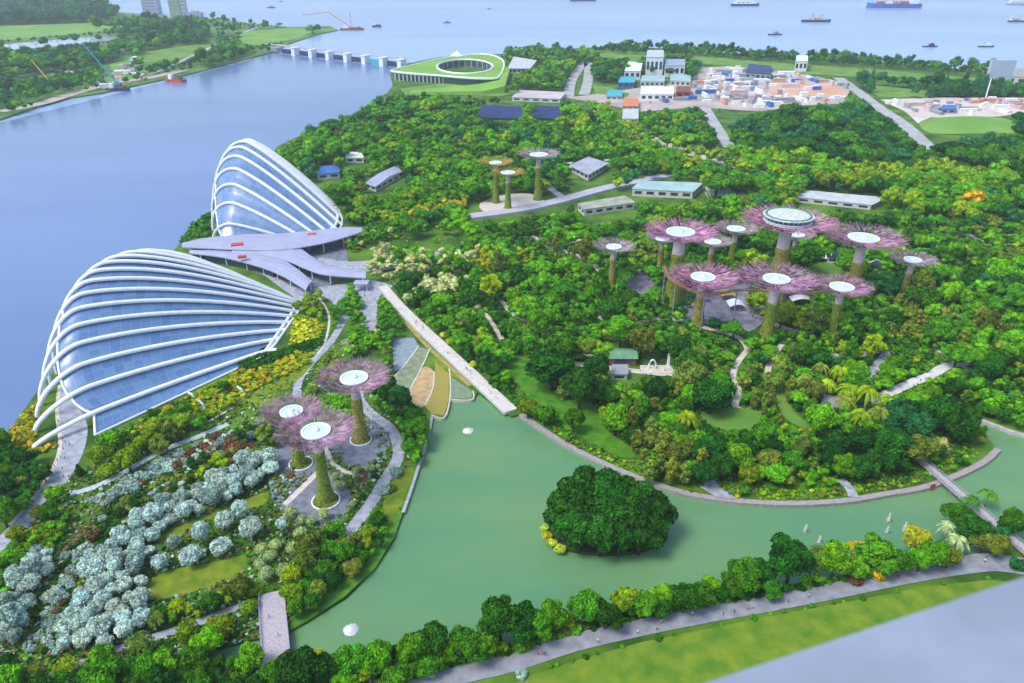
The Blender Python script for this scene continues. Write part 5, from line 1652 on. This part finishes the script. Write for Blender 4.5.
Z([(360, 280), (400, 270), (445, 256), (480, 248), (470, 262), (420, 272)], .7, (2.8, 3.6), [('round', 'cream', 2), ('round', 'mid', 2), ('round', 'dark', 1)])
Z([(352, 262), (372, 250), (410, 248), (450, 250), (470, 262), (440, 262), (400, 264), (360, 270)], .55, (3, 4.2), [('round', 'cream', 3), ('round', 'mid', 2), ('round', 'bright', 1)])
Z([(400, 296), (396, 282), (440, 268), (470, 270), (470, 286), (430, 300), (410, 306)], .55, (3, 4.4), [('round', 'cream', 2), ('round', 'mid', 2), ('round', 'dark', 1)])
Z([(436, 258), (480, 254), (496, 262), (486, 272), (440, 272)], .55, (3, 4.2), [('round', 'yg', 4), ('round', 'gold', 1)])
Z([(395, 215), (440, 206), (480, 200), (476, 208), (430, 218), (390, 222)], .55, (3.2, 4.4), [('round', 'gold', 2), ('round', 'yg', 3)])
MAIN = [('round', 'mid', 28), ('round', 'dark', 20), ('round', 'bright', 18), ('round', 'yg', 5), ('round', 'olive', 7), ('spread', 'mid', 5), ('spread', 'bright', 6), ('slender', 'mid', 4), ('slender', 'olive', 2), ('palm', 'mid', 4), ('palm', 'yg', 2), ('round', 'teal', 3), ('bush', 'bright', 4)]
Z([(272, 470), (296, 474), (286, 494), (270, 490)], .75, (.9, 1.6), [('bush', 'russet', 1), ('bush', 'olive', 2), ('bush', 'sage', 1), ('bush', 'bright', 1)], edge=.1)
Z([(328, 452), (344, 462), (362, 468), (382, 456), (384, 464), (372, 482), (356, 500), (346, 518), (348, 490), (336, 476), (322, 462)], .72, (.9, 1.7), [('bush', 'olive', 3), ('bush', 'sage', 1), ('bush', 'dark', 2), ('ball', 'pale', 1), ('bush', 'russet', 1)], edge=.1)
Z([(378, 452), (384, 458), (372, 484), (352, 512), (346, 524), (340, 520), (364, 486)], .6, (1.0, 1.6), [('bush', 'dark', 3), ('bush', 'mid', 1)], edge=.1)
Z([(338, 242), (350, 236), (372, 228), (402, 224), (396, 236), (366, 242), (350, 250)], .6, (2.4, 3.6), [('round', 'cream', 2), ('round', 'mid', 2), ('bush', 'yg', 1)], edge=.1)
Z([(180, 240), (190, 226), (206, 212), (212, 214), (210, 232), (196, 240)], .6, (1.6, 2.6), [('bush', 'mid', 2), ('bush', 'dark', 1)], edge=.1)
Z([(20, 625), (60, 560), (100, 515), (180, 465), (240, 440), (268, 450), (200, 490), (130, 530), (80, 590), (60, 650), (30, 650)], .68, (1.1, 2.0), [('bush', 'sage', 2), ('bush', 'silver', 1), ('bush', 'olive', 2), ('bush', 'russet', 1), ('bush', 'dark', 5)], tries=9, edge=.1)
Z([(500, 652), (512, 640), (560, 630), (640, 612), (740, 594), (840, 578), (930, 562), (936, 568), (840, 586), (740, 601), (640, 622), (560, 640), (512, 655)], .45, (1.2, 2.0), [('bush', 'dark', 2), ('bush', 'mid', 3), ('bush', 'bright', 1), ('bush', 'olive', 1)], tries=9, edge=0)
Z([(100, 440), (130, 424), (190, 394), (240, 367), (262, 356), (264, 364), (205, 400), (135, 444), (112, 450)], .6, (1.2, 2.1), [('bush', 'mid', 2), ('bush', 'yg', 2), ('bush', 'olive', 1), ('bush', 'gold', 1)], edge=0)
# bank of the promenade and lake
Z([(536, 424), (575, 444), (610, 462), (650, 478), (690, 490), (740, 496), (740, 490), (690, 482), (650, 470), (600, 450), (560, 430), (530, 412)], .8, (.9, 1.4), [('bush', 'yg', 3), ('bush', 'gold', 1), ('bush', 'olive', 2)], edge=.1)
Z([(760, 498), (810, 498), (850, 494), (900, 486), (950, 470), (980, 452), (970, 444), (930, 470), (880, 482), (810, 488), (760, 488)], .8, (.9, 1.5), [('bush', 'yg', 2), ('bush', 'bright', 2), ('bush', 'olive', 2)], edge=.1)
Z([(420, 300), (440, 290), (480, 280), (520, 300), (560, 330), (600, 345), (640, 340), (690, 345), (740, 350), (800, 345), (860, 340), (930, 330), (1024, 320), (1060, 330), (1060, 420), (1024, 418), (990, 412), (970, 416), (985, 432), (985, 446), (960, 466), (920, 478), (880, 486), (800, 492), (740, 490), (690, 484), (650, 474), (610, 458), (570, 440), (530, 415), (500, 396), (470, 372), (440, 345), (418, 320)], .60, (2.6, 5.6), MAIN, tries=9, edge=.5, patchy=True)
Z([(1000, 420), (1060, 430), (1060, 408), (1010, 404)], .6, (3, 4.6), MAIN)
Z([(480, 280), (440, 290), (420, 292), (440, 262), (470, 240), (500, 222), (560, 214), (640, 206), (720, 206), (800, 214), (860, 214), (920, 222), (1024, 222), (1060, 230), (1060, 330), (1024, 320), (930, 332), (860, 342), (760, 350), (640, 342), (560, 332), (520, 302)], .60, (3.2, 6.6), MAIN, tries=9, edge=.4, patchy=True)
MID = [('round', 'mid', 30), ('round', 'dark', 18), ('round', 'bright', 24), ('spread', 'mid', 12), ('spread', 'bright', 8), ('round', 'teal', 8), ('round', 'yg', 8), ('round', 'olive', 3)]
YB = [('round', 'yg', 5), ('round', 'bright', 4), ('spread', 'bright', 2), ('round', 'olive', 1)]
Z([(700, 158), (740, 150), (790, 158), (850, 166), (940, 168), (1020, 176), (1010, 194), (900, 188), (800, 178), (740, 174)], .58, (5, 7.5), YB, tries=8, edge=.3)
Z([(588, 104), (600, 100), (622, 126), (660, 142), (700, 156), (690, 164), (640, 150), (604, 132)], .6, (5, 7.5), YB, tries=8, edge=.2)
Z([(360, 196), (420, 186), (480, 190), (470, 206), (400, 222), (350, 216)], .6, (4.5, 6), YB + [('round', 'mid', 6)], tries=8, edge=.3)
Z([(395, 232), (340, 215), (300, 176), (282, 152), (300, 140), (342, 122), (372, 108), (400, 98), (480, 100), (560, 108), (620, 128), (660, 146), (700, 160), (740, 172), (700, 186), (640, 190), (560, 204), (480, 220), (440, 236)], .58, (5.0, 8.0), MID, tries=8, edge=.45, patchy=True)
Z([(700, 184), (760, 174), (860, 176), (960, 180), (1060, 190), (1060, 228), (960, 226), (860, 216), (720, 208)], .56, (5.5, 8.2), MID + [('spread', 'bright', 10), ('round', 'yg', 6)], tries=8, edge=.45)
BACK = [('spread', 'dark', 20), ('spread', 'teal', 10), ('spread', 'mid', 22), ('round', 'dark', 12), ('round', 'mid', 10), ('round', 'teal', 6)]
Z([(720, 134), (770, 108), (840, 100), (870, 106), (900, 126), (916, 146), (950, 152), (990, 136), (1024, 112), (1080, 108), (1080, 192), (960, 184), (860, 176), (780, 170), (735, 152)], .56, (6.5, 10), BACK, tries=8, edge=.4)
Z([(640, 118), (690, 112), (704, 124), (716, 144), (700, 150), (660, 138)], .6, (5, 8), MID, tries=8, edge=.4)
Z([(600, 104), (690, 100), (700, 84), (760, 76), (850, 88), (850, 104), (760, 110), (700, 110)], 1.5, (3, 5.5), MID, tries=5, edge=.2)
Z([(690, 130), (690, 100), (706, 98), (708, 126)], .55, (6, 9), BACK, tries=8, edge=.3)
Z([(590, 66), (640, 60), (700, 64), (740, 70), (700, 78), (640, 70), (612, 80), (594, 76)], .55, (6.5, 9), BACK, tries=8, edge=.3)
Z([(510, 92), (520, 76), (560, 60), (576, 62), (566, 84), (556, 92)], .6, (6, 8.5), MID, tries=8, edge=.4)
Z([(850, 82), (880, 80), (960, 84), (1060, 90), (1060, 98), (930, 94), (870, 88)], .55, (7, 10), [('conifer', 'teal', 2), ('round', 'dark', 3), ('round', 'teal', 3), ('round', 'mid', 2)], tries=8, edge=.3)
Z([(590, 50), (640, 42), (700, 44), (760, 50), (840, 53), (900, 58), (960, 63), (1024, 69), (1080, 74), (1080, 78), (1000, 74), (900, 66), (800, 60), (700, 54), (640, 52)], .85, (5, 8), [('round', 'dark', 5), ('round', 'teal', 3), ('round', 'mid', 2)], tries=8, edge=.2)
Z([(500, 57), (512, 50), (560, 50), (600, 56), (580, 62), (530, 62)], .7, (5, 8), MID, tries=7, edge=.4)
Z([(440, 90), (470, 82), (500, 78), (500, 90), (470, 96)], .6, (5, 7), MID, tries=6, edge=0)
# beyond the river
FARM = [('round', 'dark', 20), ('round', 'teal', 14), ('round', 'mid', 14), ('spread', 'mid', 8), ('round', 'bright', 6)]
Z([(-80, 16), (0, 0), (60, 0), (116, 10), (112, 16), (60, 20), (0, 20), (-80, 30)], .55, (12, 18), [('round', 'dark', 2), ('round', 'teal', 3)], tries=8, edge=0, far=True)
Z([(86, 28), (130, 20), (206, 26), (208, 34), (160, 34), (90, 30)], .6, (9, 14), FARM, tries=8, edge=0, far=True)
Z([(122, 46), (150, 38), (204, 32), (206, 42), (170, 50), (130, 52)], .6, (8, 12), FARM, tries=8, edge=.2, far=True)
Z([(-60, 64), (0, 58), (60, 52), (118, 46), (116, 58), (60, 66), (0, 76), (-60, 84)], .6, (7, 11), FARM, tries=8, edge=.2, far=True)
Z([(-60, 100), (0, 92), (50, 82), (100, 74), (104, 84), (60, 94), (0, 104), (-60, 116)], .85, (5, 9), FARM, tries=6, edge=.2, far=True)
Z([(196, 60), (220, 44), (262, 34), (262, 44), (230, 58), (206, 64)], .62, (7, 11), FARM, tries=8, edge=.2, far=True)
Z([(140, 70), (168, 60), (200, 54), (196, 62), (160, 72)], .8, (6, 9), FARM, tries=6, edge=.2, far=True)
Z([(240, 30), (290, 26), (320, 28), (316, 34), (290, 46), (262, 50)], 1.1, (6, 9), FARM, tries=5, edge=0, far=True)
Z([(10, 108), (60, 96), (120, 88), (180, 76), (240, 58), (244, 60), (180, 80), (120, 92), (60, 101), (10, 113)], .9, (3.5, 6), FARM, tries=7, edge=0, far=True)
Z([(-60, 92), (0, 86), (60, 76), (100, 68), (104, 72), (60, 82), (0, 93), (-60, 100)], .8, (5, 8), FARM, tries=7, edge=.2, far=True)
Z([(-60, 30), (60, 24), (206, 18), (300, 28), (320, 30), (262, 48), (200, 66), (110, 84), (0, 108), (-60, 116)], 2.1, (4.5, 9), FARM, tries=7, edge=0, far=True)
# bottom left and bottom bank fill
Z([(0, 662), (60, 676), (130, 660), (200, 646), (240, 640), (258, 650), (262, 672), (330, 690), (300, 720), (0, 720)], .55, (3.0, 4.6), [('round', 'dark', 3), ('round', 'mid', 3), ('round', 'bright', 2)], edge=.2)
Z([(270, 672), (330, 676), (400, 684), (450, 662), (500, 646), (560, 628), (640, 612), (740, 594), (840, 580), (940, 560), (940, 546), (840, 566), (740, 580), (640, 594), (560, 608), (500, 628), (440, 646), (400, 658), (330, 660), (280, 660)], .40, (2.0, 3.2), [('round', 'mid', 3), ('round', 'dark', 4), ('round', 'bright', 2), ('round', 'yg', 1), ('bush', 'bright', 2), ('bush', 'mid', 2)], tries=10, edge=.1)
Z([(520, 674), (580, 656), (660, 636), (768, 613), (850, 598), (930, 584), (1000, 576), (1000, 582), (930, 592), (850, 606), (768, 621), (660, 644), (580, 664)], .95, (.7, 1.2), [('bush', 'mid', 3), ('bush', 'bright', 2)], edge=0)

# ---- landmarks that the labels lean on
MARKS = [("the wide glass dome", 185, 390), ("the wide dome's right-hand tips", 285, 325), ("the tall glass dome", 270, 232), ("the front lakeside supertree", 326, 501), ("the supertree by the stepped ponds", 361, 440), ("the smallest lakeside supertree", 298, 463),
    ("the wooded lake island", 607, 535), ("the promenade's middle", 455, 358), ("the promenade's start", 392, 296), ("the promenade's lake end", 512, 412), ("the plank footbridge", 275, 625), ("the railed footbridge", 930, 468), ("the bistro-topped supertree", 773, 290),
    ("the supertree standing apart", 611, 288), ("the lone inland supertree", 904, 295), ("the long-trunked supertree", 766, 336), ("the green-roofed pavilion", 623, 362), ("the white bandshell", 866, 272), ("the leaf-roofed hall", 300, 262),
    ("the yellow-topped supertrees", 503, 205), ("the hill-roofed hall", 460, 84), ("the larger solar array", 500, 116), ("the sand yard", 950, 110), ("the white works buildings", 655, 80), ("the red soil yard", 806, 93), ("the long glasshouse roof", 842, 202), ("the long aqua-roofed hall", 666, 192),
    ("the lakeside landing steps", 712, 488), ("the winding garden path", 737, 386), ("the pale road by the inlet", 925, 379), ("the inlet quay", 1000, 428), ("the road's near end", 512, 663), ("the road's middle", 690, 618), ("the road's bridge end", 930, 572), ("the tall white jets", 892, 530),
    ("the fountain near the plank footbridge", 351, 630), ("the far pale pond", 60, 43), ("the turquoise crane", 118, 86), ("the tower blocks", 168, 16), ("the rust-red barge", 176, 80), ("the dome's river promenade", 70, 440), ("the silver tree slope", 120, 560), ("the grey billboard", 996, 84), ("the bright lawn by the sand yard", 965, 126),
    ("the curved beige road", 680, 150), ("the loop road", 578, 80), ("the star-roofed hall", 590, 173), ("the slate-roofed palm hut", 832, 405), ("the grey forecourt", 350, 300), ("the orchard lawn", 200, 582), ("the small white port building", 800, 70), ("the blue-roofed cafe", 328, 176), ("the lavender-roofed pavilion", 385, 182), ("the elevated walk", 560, 206), ("the expressway", 880, 108),
    ("the pink front supertree", 697, 318), ("the stepped ponds", 425, 385), ("the lakeside meadow", 590, 425), ("the pale hut path", 690, 374), ("the far bank's works track", 60, 96), ("the far bank's small lawn", 125, 66), ("the orange flowering tree", 973, 203), ("the inland woods' edge path", 985, 370), ("the long tan roof", 605, 210)]
ORD = "first second third fourth fifth sixth seventh eighth ninth tenth".split()
USED = {}
def autolabel(items, word_of, grp_of):
    """items: list of (key object, pictured point). Ranks look-alikes by their distance from the landmark that stands nearest."""
    buckets = {}
    for it, (x, y) in items:
        best = min(MARKS, key=lambda m_: ((m_[1] - x) / 1.0) ** 2 + ((m_[2] - y) * 1.6) ** 2)
        dx, dy = x - best[1], (y - best[2]) * 1.6
        if abs(dx) > abs(dy): rel = "right of" if dx > 0 else "left of"
        else: rel = "in front of" if dy > 0 else "behind"
        buckets.setdefault((best[0], rel, word_of(it)), []).append((dx * dx + dy * dy, it))
    out = {}
    for (mk, rel, wd), L in buckets.items():
        L.sort(key=lambda a: a[0])
        for i, (_, it) in enumerate(L):
            if len(L) == 1: out[it] = (f"the only {wd} {rel} {mk}", None)
            elif i < 10: out[it] = (f"{ORD[i]} {wd} {rel} {mk}", None)
            else: out[it] = (f"{wd} {rel} {mk}, past tenth", f"{wd}s {rel} {mk} past the tenth")
    return out

# ---- build: the ones that show largest stand as things, the rest as one wood
PLANTS.sort(key=lambda p: Q((p[2].x, p[2].y, 0))[2] / (p[3] ** 0.5))
INVIEW = lambda p: -14 < p[4][0] < 1038 and -8 < p[4][1] < 697
LIMIT = {'round': 296, 'spread': 290, 'slender': 290, 'silver': 290, 'ball': 290, 'bush': 290, 'palm': 200, 'conifer': 100}
count, singles, rest = {}, [], []
for p in PLANTS:
    k = p[0]
    if INVIEW(p) and count.get(k, 0) < LIMIT[k]:
        count[k] = count.get(k, 0) + 1
        singles.append(p)
    else:
        rest.append(p)
labels = autolabel([(i, p[4]) for i, p in enumerate(singles)], lambda i: COLS[singles[i][1]][1] + " " + KIND[singles[i][0]][2], None)
rnd = random.Random(3)
GROUPN = {'round': 'broadleaf trees of the gardens', 'spread': 'flat-crowned trees of the gardens', 'slender': 'slim upright trees', 'silver': 'silver-leaved trees on the slope', 'ball': 'ball-shaped shrubs', 'bush': 'low garden bushes', 'palm': 'palms', 'conifer': 'pointed casuarinas by the coast'}
for i, (k, c, p, r, pp, hand) in enumerate(singles):
    nm, cat = KIND[k][0], KIND[k][1]
    lb, gr = labels[i]
    base = COLS[c][0]
    v = rnd.uniform(.66, 1.32)
    hue = rnd.uniform(-.18, .18)
    if c in ('silver', 'sage', 'pale'): v, hue = 1 + (v - 1) * .4, hue * .4
    col = (base[0] * v * (1 + hue), base[1] * v, base[2] * v * (1 - hue), 1)
    me = rnd.choice(CROWNS[k])
    sz = (r * rnd.uniform(.9, 1.1), r * rnd.uniform(.88, 1.1), r * rnd.uniform(.8, 1.25))
    rz = rnd.uniform(0, 6.28)
    z0 = .2 if inpoly(pp[0], pp[1], [(540, 470), (672, 470), (672, 556), (540, 556)]) else 0
    if k == 'bush' or (k == 'ball' and r < 2.2):
        o = bpy.data.objects.new(nm, me)
        COL.objects.link(o)
        o.location, o.scale, o.rotation_euler, o.color = (p.x, p.y, z0), sz, (0, 0, rz), col
        tag(o, lb, cat, gr or GROUPN[k])
        continue
    o = empty(nm, (p.x, p.y, z0), lb, cat, gr or GROUPN[k], rz)
    o.scale = sz
    t = bpy.data.objects.new("trunk", TRUNKS[k]); COL.objects.link(t); t.parent = o
    t = bpy.data.objects.new("crown", me); COL.objects.link(t); t.parent = o; t.color = col

# the woods beyond: lighter meshes of the same kinds, joined
LOW = {k: [None] for k in KIND}
def low_verts(kind, seed, n):
    me = crown_mesh("tmp", kind, seed, n)
    V = np.empty(len(me.vertices) * 3, np.float32); me.vertices.foreach_get("co", V)
    L = np.empty(len(me.loops), np.int32); me.loops.foreach_get("vertex_index", L)
    bpy.data.meshes.remove(me)
    return V.reshape(-1, 3), L.reshape(-1, 4)
for k in KIND:
    if k == 'palm':
        LOW[k] = [low_verts('round', 90, 120)]
    else:
        LOW[k] = [low_verts(k, 90 + s, 230 if k not in ('bush', 'ball') else 90) for s in range(3)]
Vs, Ls, Cs, off = [], [], [], 0
for (k, c, p, r, pp, hand) in rest:
    V, L = rnd.choice(LOW[k])
    a = rnd.uniform(0, 6.28)
    M = np.array([[math.cos(a) * r, -math.sin(a) * r, 0], [math.sin(a) * r, math.cos(a) * r, 0], [0, 0, r * rnd.uniform(.85, 1.15)]])
    Vs.append(V @ M.T + np.array([p.x, p.y, 0.0]))
    Ls.append(L + off)
    off += len(V)
    v = rnd.uniform(.78, 1.25)
    hue = rnd.uniform(-.12, .12)
    base = COLS[c][0]
    Cs.append(np.tile(np.array([base[0] * v * (1 + hue), base[1] * v, base[2] * v * (1 - hue), 1.0], np.float32), (len(V), 1)))
def big_mesh(name, V, L, C, m):
    me = bpy.data.meshes.new(name)
    me.vertices.add(len(V)); me.vertices.foreach_set("co", V.astype(np.float32).ravel())
    me.loops.add(L.size); me.loops.foreach_set("vertex_index", L.astype(np.int32).ravel())
    me.polygons.add(len(L)); me.polygons.foreach_set("loop_start", np.arange(0, L.size, 4, dtype=np.int32))
    at = me.attributes.new("tint", 'FLOAT_COLOR', 'POINT')
    at.data.foreach_set("color", C.astype(np.float32).ravel())
    me.update(calc_edges=True)
    me.materials.append(m)
    return link(name, me)
if Vs:
    tag(big_mesh("woodland", np.vstack(Vs), np.vstack(Ls), np.vstack(Cs), LEAF_T), kind="stuff")

# undergrowth between the trees
gp = []
rg = np.random.default_rng(8)
UND = [[(420, 300), (480, 270), (700, 250), (1040, 230), (1040, 420), (975, 412), (960, 470), (850, 496), (740, 496), (650, 478), (560, 436), (520, 412)], [(0, 690), (0, 540), (60, 480), (200, 420), (330, 330), (420, 420), (400, 510), (300, 612), (262, 650), (262, 690)], [(270, 690), (290, 662), (500, 648), (740, 596), (940, 560), (940, 568), (740, 606), (512, 658), (420, 690)], [(400, 300), (300, 180), (300, 142), (400, 100), (600, 130), (740, 175), (1040, 190), (1040, 230), (700, 250), (480, 270)]]
for poly, nn_ in zip(UND, (26000, 15000, 5000, 9000)):
    xs, ys = [a for a, _ in poly], [a for _, a in poly]
    got = 0
    while got < nn_:
        x, y = rg.uniform(min(xs), max(xs)), rg.uniform(min(ys), max(ys))
        if not inpoly(x, y, poly): continue
        got += 1
        p = G(x, y)
        if blocked([(x, y)]) or inpoly(p.x, p.y, LAKE_W) or not inpoly(p.x, p.y, LAND_W): continue
        gp.append((p.x, p.y, rg.uniform(.1, .9)))
P = np.array(gp)
V = cards(P, np.tile(np.array([0, 0, 1.0]), (len(P), 1)), .75, .8, rg, .6)
L = np.arange(len(V)).reshape(-1, 4)
pal = np.array([COLS[c][0] + (1,) for c in ('dark', 'dark', 'mid', 'mid', 'bright', 'olive', 'dark', 'dark', 'olive', 'mid', 'sage', 'russet')])
west = P[:, 0] < -40
pick = np.where(west, rg.integers(6, 12, len(P)), rg.integers(0, 6, len(P)))
C = np.repeat(pal[pick], 4, axis=0)
tag(big_mesh("undergrowth", V, L, C, LEAF_T), kind="stuff")

# ================================================================== site cabins, people, haze
def cabin_mesh():
    b = MB()
    b.box((0, 0, 1.5), (1, .42, 3)); 
    b.quad((-.52, -.23, 3.0), (.52, -.23, 3.0), (.52, 0, 3.5), (-.52, 0, 3.5)); b.quad((.52, .23, 3.0), (-.52, .23, 3.0), (-.52, 0, 3.5), (.52, 0, 3.5))
    return b
CBM = {}
for nm, m in (("white", WHITE), ("blue", BLUE), ("orange", mat("faded_orange", (0.60, 0.34, 0.24), .7, .15, .3)), ("grey", GREY), ("pink", mat("faded_pink", (0.60, 0.46, 0.46), .7, .15, .3)), ("aqua", AQUA)):
    b = cabin_mesh(); b.v = [(x * 9, y * 10, z_ * 1.2) for x, y, z_ in b.v]
    CBM[nm] = b.mesh("site_cabin"); CBM[nm].materials.append(m)
cab = []
rr = random.Random(21)
YARD = [(600, 98), (640, 104), (700, 104), (760, 108), (850, 100), (846, 86), (790, 74), (740, 68), (706, 72), (694, 86), (690, 96), (640, 104)]
SAND = [(884, 104), (930, 100), (1022, 101), (1022, 110), (1000, 115), (930, 116)]
BANKW = [(2, 106), (60, 92), (108, 82), (112, 66), (128, 56), (138, 62), (132, 74), (150, 74), (184, 68), (186, 72), (110, 88), (60, 98), (4, 110)]
tries = 0
while len(cab) < 230 and tries < 12000:
    tries += 1
    poly = YARD if len(cab) < 170 else (SAND if len(cab) < 212 else BANKW)
    x, y = (rr.uniform(590, 1024), rr.uniform(66, 118)) if poly is not BANKW else (rr.uniform(0, 190), rr.uniform(56, 108))
    if not inpoly(x, y, poly): continue
    if inpoly(x, y, [(770, 86), (810, 83), (842, 88), (848, 97), (800, 100), (768, 96)]) and rr.random() < .85: continue
    p = G(x, y)
    if not free(p, 5, .9): continue
    if any(x0 <= x <= x1 and y0 <= y <= y1 and inpoly(x, y, pl) and len(pl) == 4 for x0, y0, x1, y1, pl, dp in EXCL): continue
    occupy(p, 5)
    c = rr.choices(list(CBM), (10, 1.5, 2.5, 5, 4, 2))[0] if poly is YARD else rr.choices(list(CBM), (5, 1, 2, 4, 4, 0))[0]
    cab.append((c, p, (x, y)))
lab = autolabel([(i, c[2]) for i, c in enumerate(cab)], lambda i: cab[i][0] + " site cabin", None)
for i, (c, p, pp) in enumerate(cab):
    o = bpy.data.objects.new("site_cabin", CBM[c]); COL.objects.link(o)
    o.location = p; o.rotation_euler.z = rr.choice((0, .15, 1.6, 1.7)); lg = rr.random() < .3; o.scale = (rr.uniform(2.0, 3.4) if lg else rr.uniform(.7, 1.6), rr.uniform(1.2, 1.9) if lg else rr.uniform(.7, 1.3), rr.uniform(.8, 1.9))
    tag(o, lab[i][0], "cabin", lab[i][1] or "site cabins in the works yards")

def person_mesh(stride):
    me = bpy.data.meshes.new("body")
    V = [(0, 0, .95), (0, 0, 1.15), (0, .01, 1.38), (0, .02, 1.5), (0, .03, 1.62), (0, .02, 1.74), (-.1, 0, .9), (-.11, stride, .5), (-.11, stride * .6, .06), (-.11, stride * .6 + .14, .03), (.1, 0, .9), (.11, -stride, .5), (.11, -stride * 1.6, .08), (.11, -stride * 1.6 + .14, .04),
         (-.2, 0, 1.4), (-.26, -stride * .6, 1.14), (-.25, -stride * .4 + .08, .88), (.2, 0, 1.4), (.26, stride * .6, 1.14), (.25, stride * .6 + .1, .88)]
    E = [(0, 1), (1, 2), (2, 3), (3, 4), (4, 5), (0, 6), (6, 7), (7, 8), (8, 9), (0, 10), (10, 11), (11, 12), (12, 13), (2, 14), (14, 15), (15, 16), (2, 17), (17, 18), (18, 19)]
    Rd = [.15, .14, .16, .06, .1, .09, .1, .07, .05, .045, .1, .07, .05, .045, .07, .05, .035, .07, .05, .035]
    me.from_pydata(V, E, [])
    o = bpy.data.objects.new("tmp", me); COL.objects.link(o)
    o.modifiers.new("s", 'SKIN'); o.modifiers.new("u", 'SUBSURF').levels = 1
    for i, r_ in enumerate(Rd):
        me.skin_vertices[0].data[i].radius = (r_, r_)
    me.skin_vertices[0].data[0].use_root = True
    dg = bpy.context.evaluated_depsgraph_get()
    out = bpy.data.meshes.new_from_object(o.evaluated_get(dg))
    bpy.data.objects.remove(o)
    out.name = "body"
    out.polygons.foreach_set("use_smooth", [True] * len(out.polygons))
    return out
SHIRTS = {"white shirt": (.75, .75, .75), "red shirt": (.5, .05, .05), "dark clothes": (.03, .03, .05), "blue shirt": (.06, .14, .4), "pink shirt": (.6, .25, .3)}
def clothes(nm, col):
    m = bpy.data.materials.new(nm.replace(" ", "_")); m.use_nodes = True
    nt = m.node_tree; bs = nt.nodes["Principled BSDF"]
    tc = nt.nodes.new("ShaderNodeTexCoord"); sx = nt.nodes.new("ShaderNodeSeparateXYZ"); rp = nt.nodes.new("ShaderNodeValToRGB")
    nt.links.new(tc.outputs["Object"], sx.inputs[0])
    mr = nt.nodes.new("ShaderNodeMath"); mr.operation = 'DIVIDE'; mr.inputs[1].default_value = 1.85
    nt.links.new(sx.outputs[2], mr.inputs[0]); nt.links.new(mr.outputs[0], rp.inputs[0])
    cr = rp.color_ramp; cr.interpolation = 'CONSTANT'
    cr.elements[0].position = 0; cr.elements[0].color = (.04, .05, .09, 1)
    cr.elements[1].position = .5; cr.elements[1].color = tuple(col) + (1,)
    e = cr.elements.new(.81); e.color = (.42, .26, .18, 1)
    e = cr.elements.new(.915); e.color = (.02, .015, .012, 1)
    nt.links.new(rp.outputs[0], bs.inputs["Base Color"])
    return m
PB = [person_mesh(.16), person_mesh(.02)]
PM = {}
for s_, c_ in SHIRTS.items():
    m = clothes(s_, c_)
    for i, me in enumerate(PB):
        q = me.copy(); q.materials.clear(); q.materials.append(m); PM[(s_, i)] = q
people = [(58, 462), (61, 459), (55, 468), (64, 478), (70, 446), (63, 470), (466, 372), (471, 376), (468, 374), (661, 624), (692, 616), (808, 598), (788, 603), (984, 563), (986, 558), (367, 402), (370, 405), (373, 409), (378, 413), (372, 408), (737, 392), (733, 380), (590, 366), (640, 372), (690, 374),
          (334, 518), (342, 492), (354, 486), (920, 382), (735, 318), (752, 318), (700, 312), (640, 292), (648, 300), (402, 312), (416, 326), (270, 622), (279, 640), (25, 523), (545, 656)]
rr = random.Random(4)
for (x0, y0, x1, y1, n_) in ((400, 308, 505, 408, 14), (520, 660, 900, 578, 10), (362, 404, 396, 450, 8), (60, 420, 70, 480, 8), (690, 494, 850, 502, 5), (640, 368, 676, 373, 5), (344, 290, 374, 300, 6), (735, 310, 760, 322, 5)):
    for _ in range(n_):
        t_ = rr.random()
        people.append((x0 + (x1 - x0) * t_ + rr.uniform(-2, 2), y0 + (y1 - y0) * t_ + rr.uniform(-1, 1)))
plist = []
for x, y in people:
    plist.append((rr.choice(list(SHIRTS)), rr.randint(0, 1), G(x, y), (x, y)))
lab = autolabel([(i, p[3]) for i, p in enumerate(plist)], lambda i: ("walking" if plist[i][1] == 0 else "standing") + " person in " + ("a " if "shirt" in plist[i][0] else "") + plist[i][0], None)
for i, (s_, k, p, pp) in enumerate(plist):
    o = bpy.data.objects.new("person", PM[(s_, k)]); COL.objects.link(o)
    z0 = 1.25 if 390 < pp[0] < 480 and pp[1] < 400 else (1.62 if 265 < pp[0] < 285 and pp[1] > 600 else .3)
    o.location = (p.x, p.y, z0); o.rotation_euler.z = rr.uniform(0, 6.28)
    tag(o, lab[i][0], "person", "people on the paths")

hz = MB()
hz.box((0, 4400, 93.5), (18400, 9800, 197))
hm = bpy.data.materials.new("haze"); hm.use_nodes = True
nt = hm.node_tree; nt.nodes.remove(nt.nodes["Principled BSDF"])
pv = nt.nodes.new("ShaderNodeVolumePrincipled")
pv.inputs["Color"].default_value = (0.80, 0.90, 1.0, 1)
pv.inputs["Density"].default_value = 0.000105
pv.inputs["Anisotropy"].default_value = 0.2
nt.links.new(pv.outputs[0], nt.nodes["Material Output"].inputs["Volume"])
tag(hz.build("haze", hm), kind="stuff")
print("PLANTS", len(PLANTS), "singles", len(singles), count, "rest", len(rest), "tint quads", sum(len(l) for l in Ls))
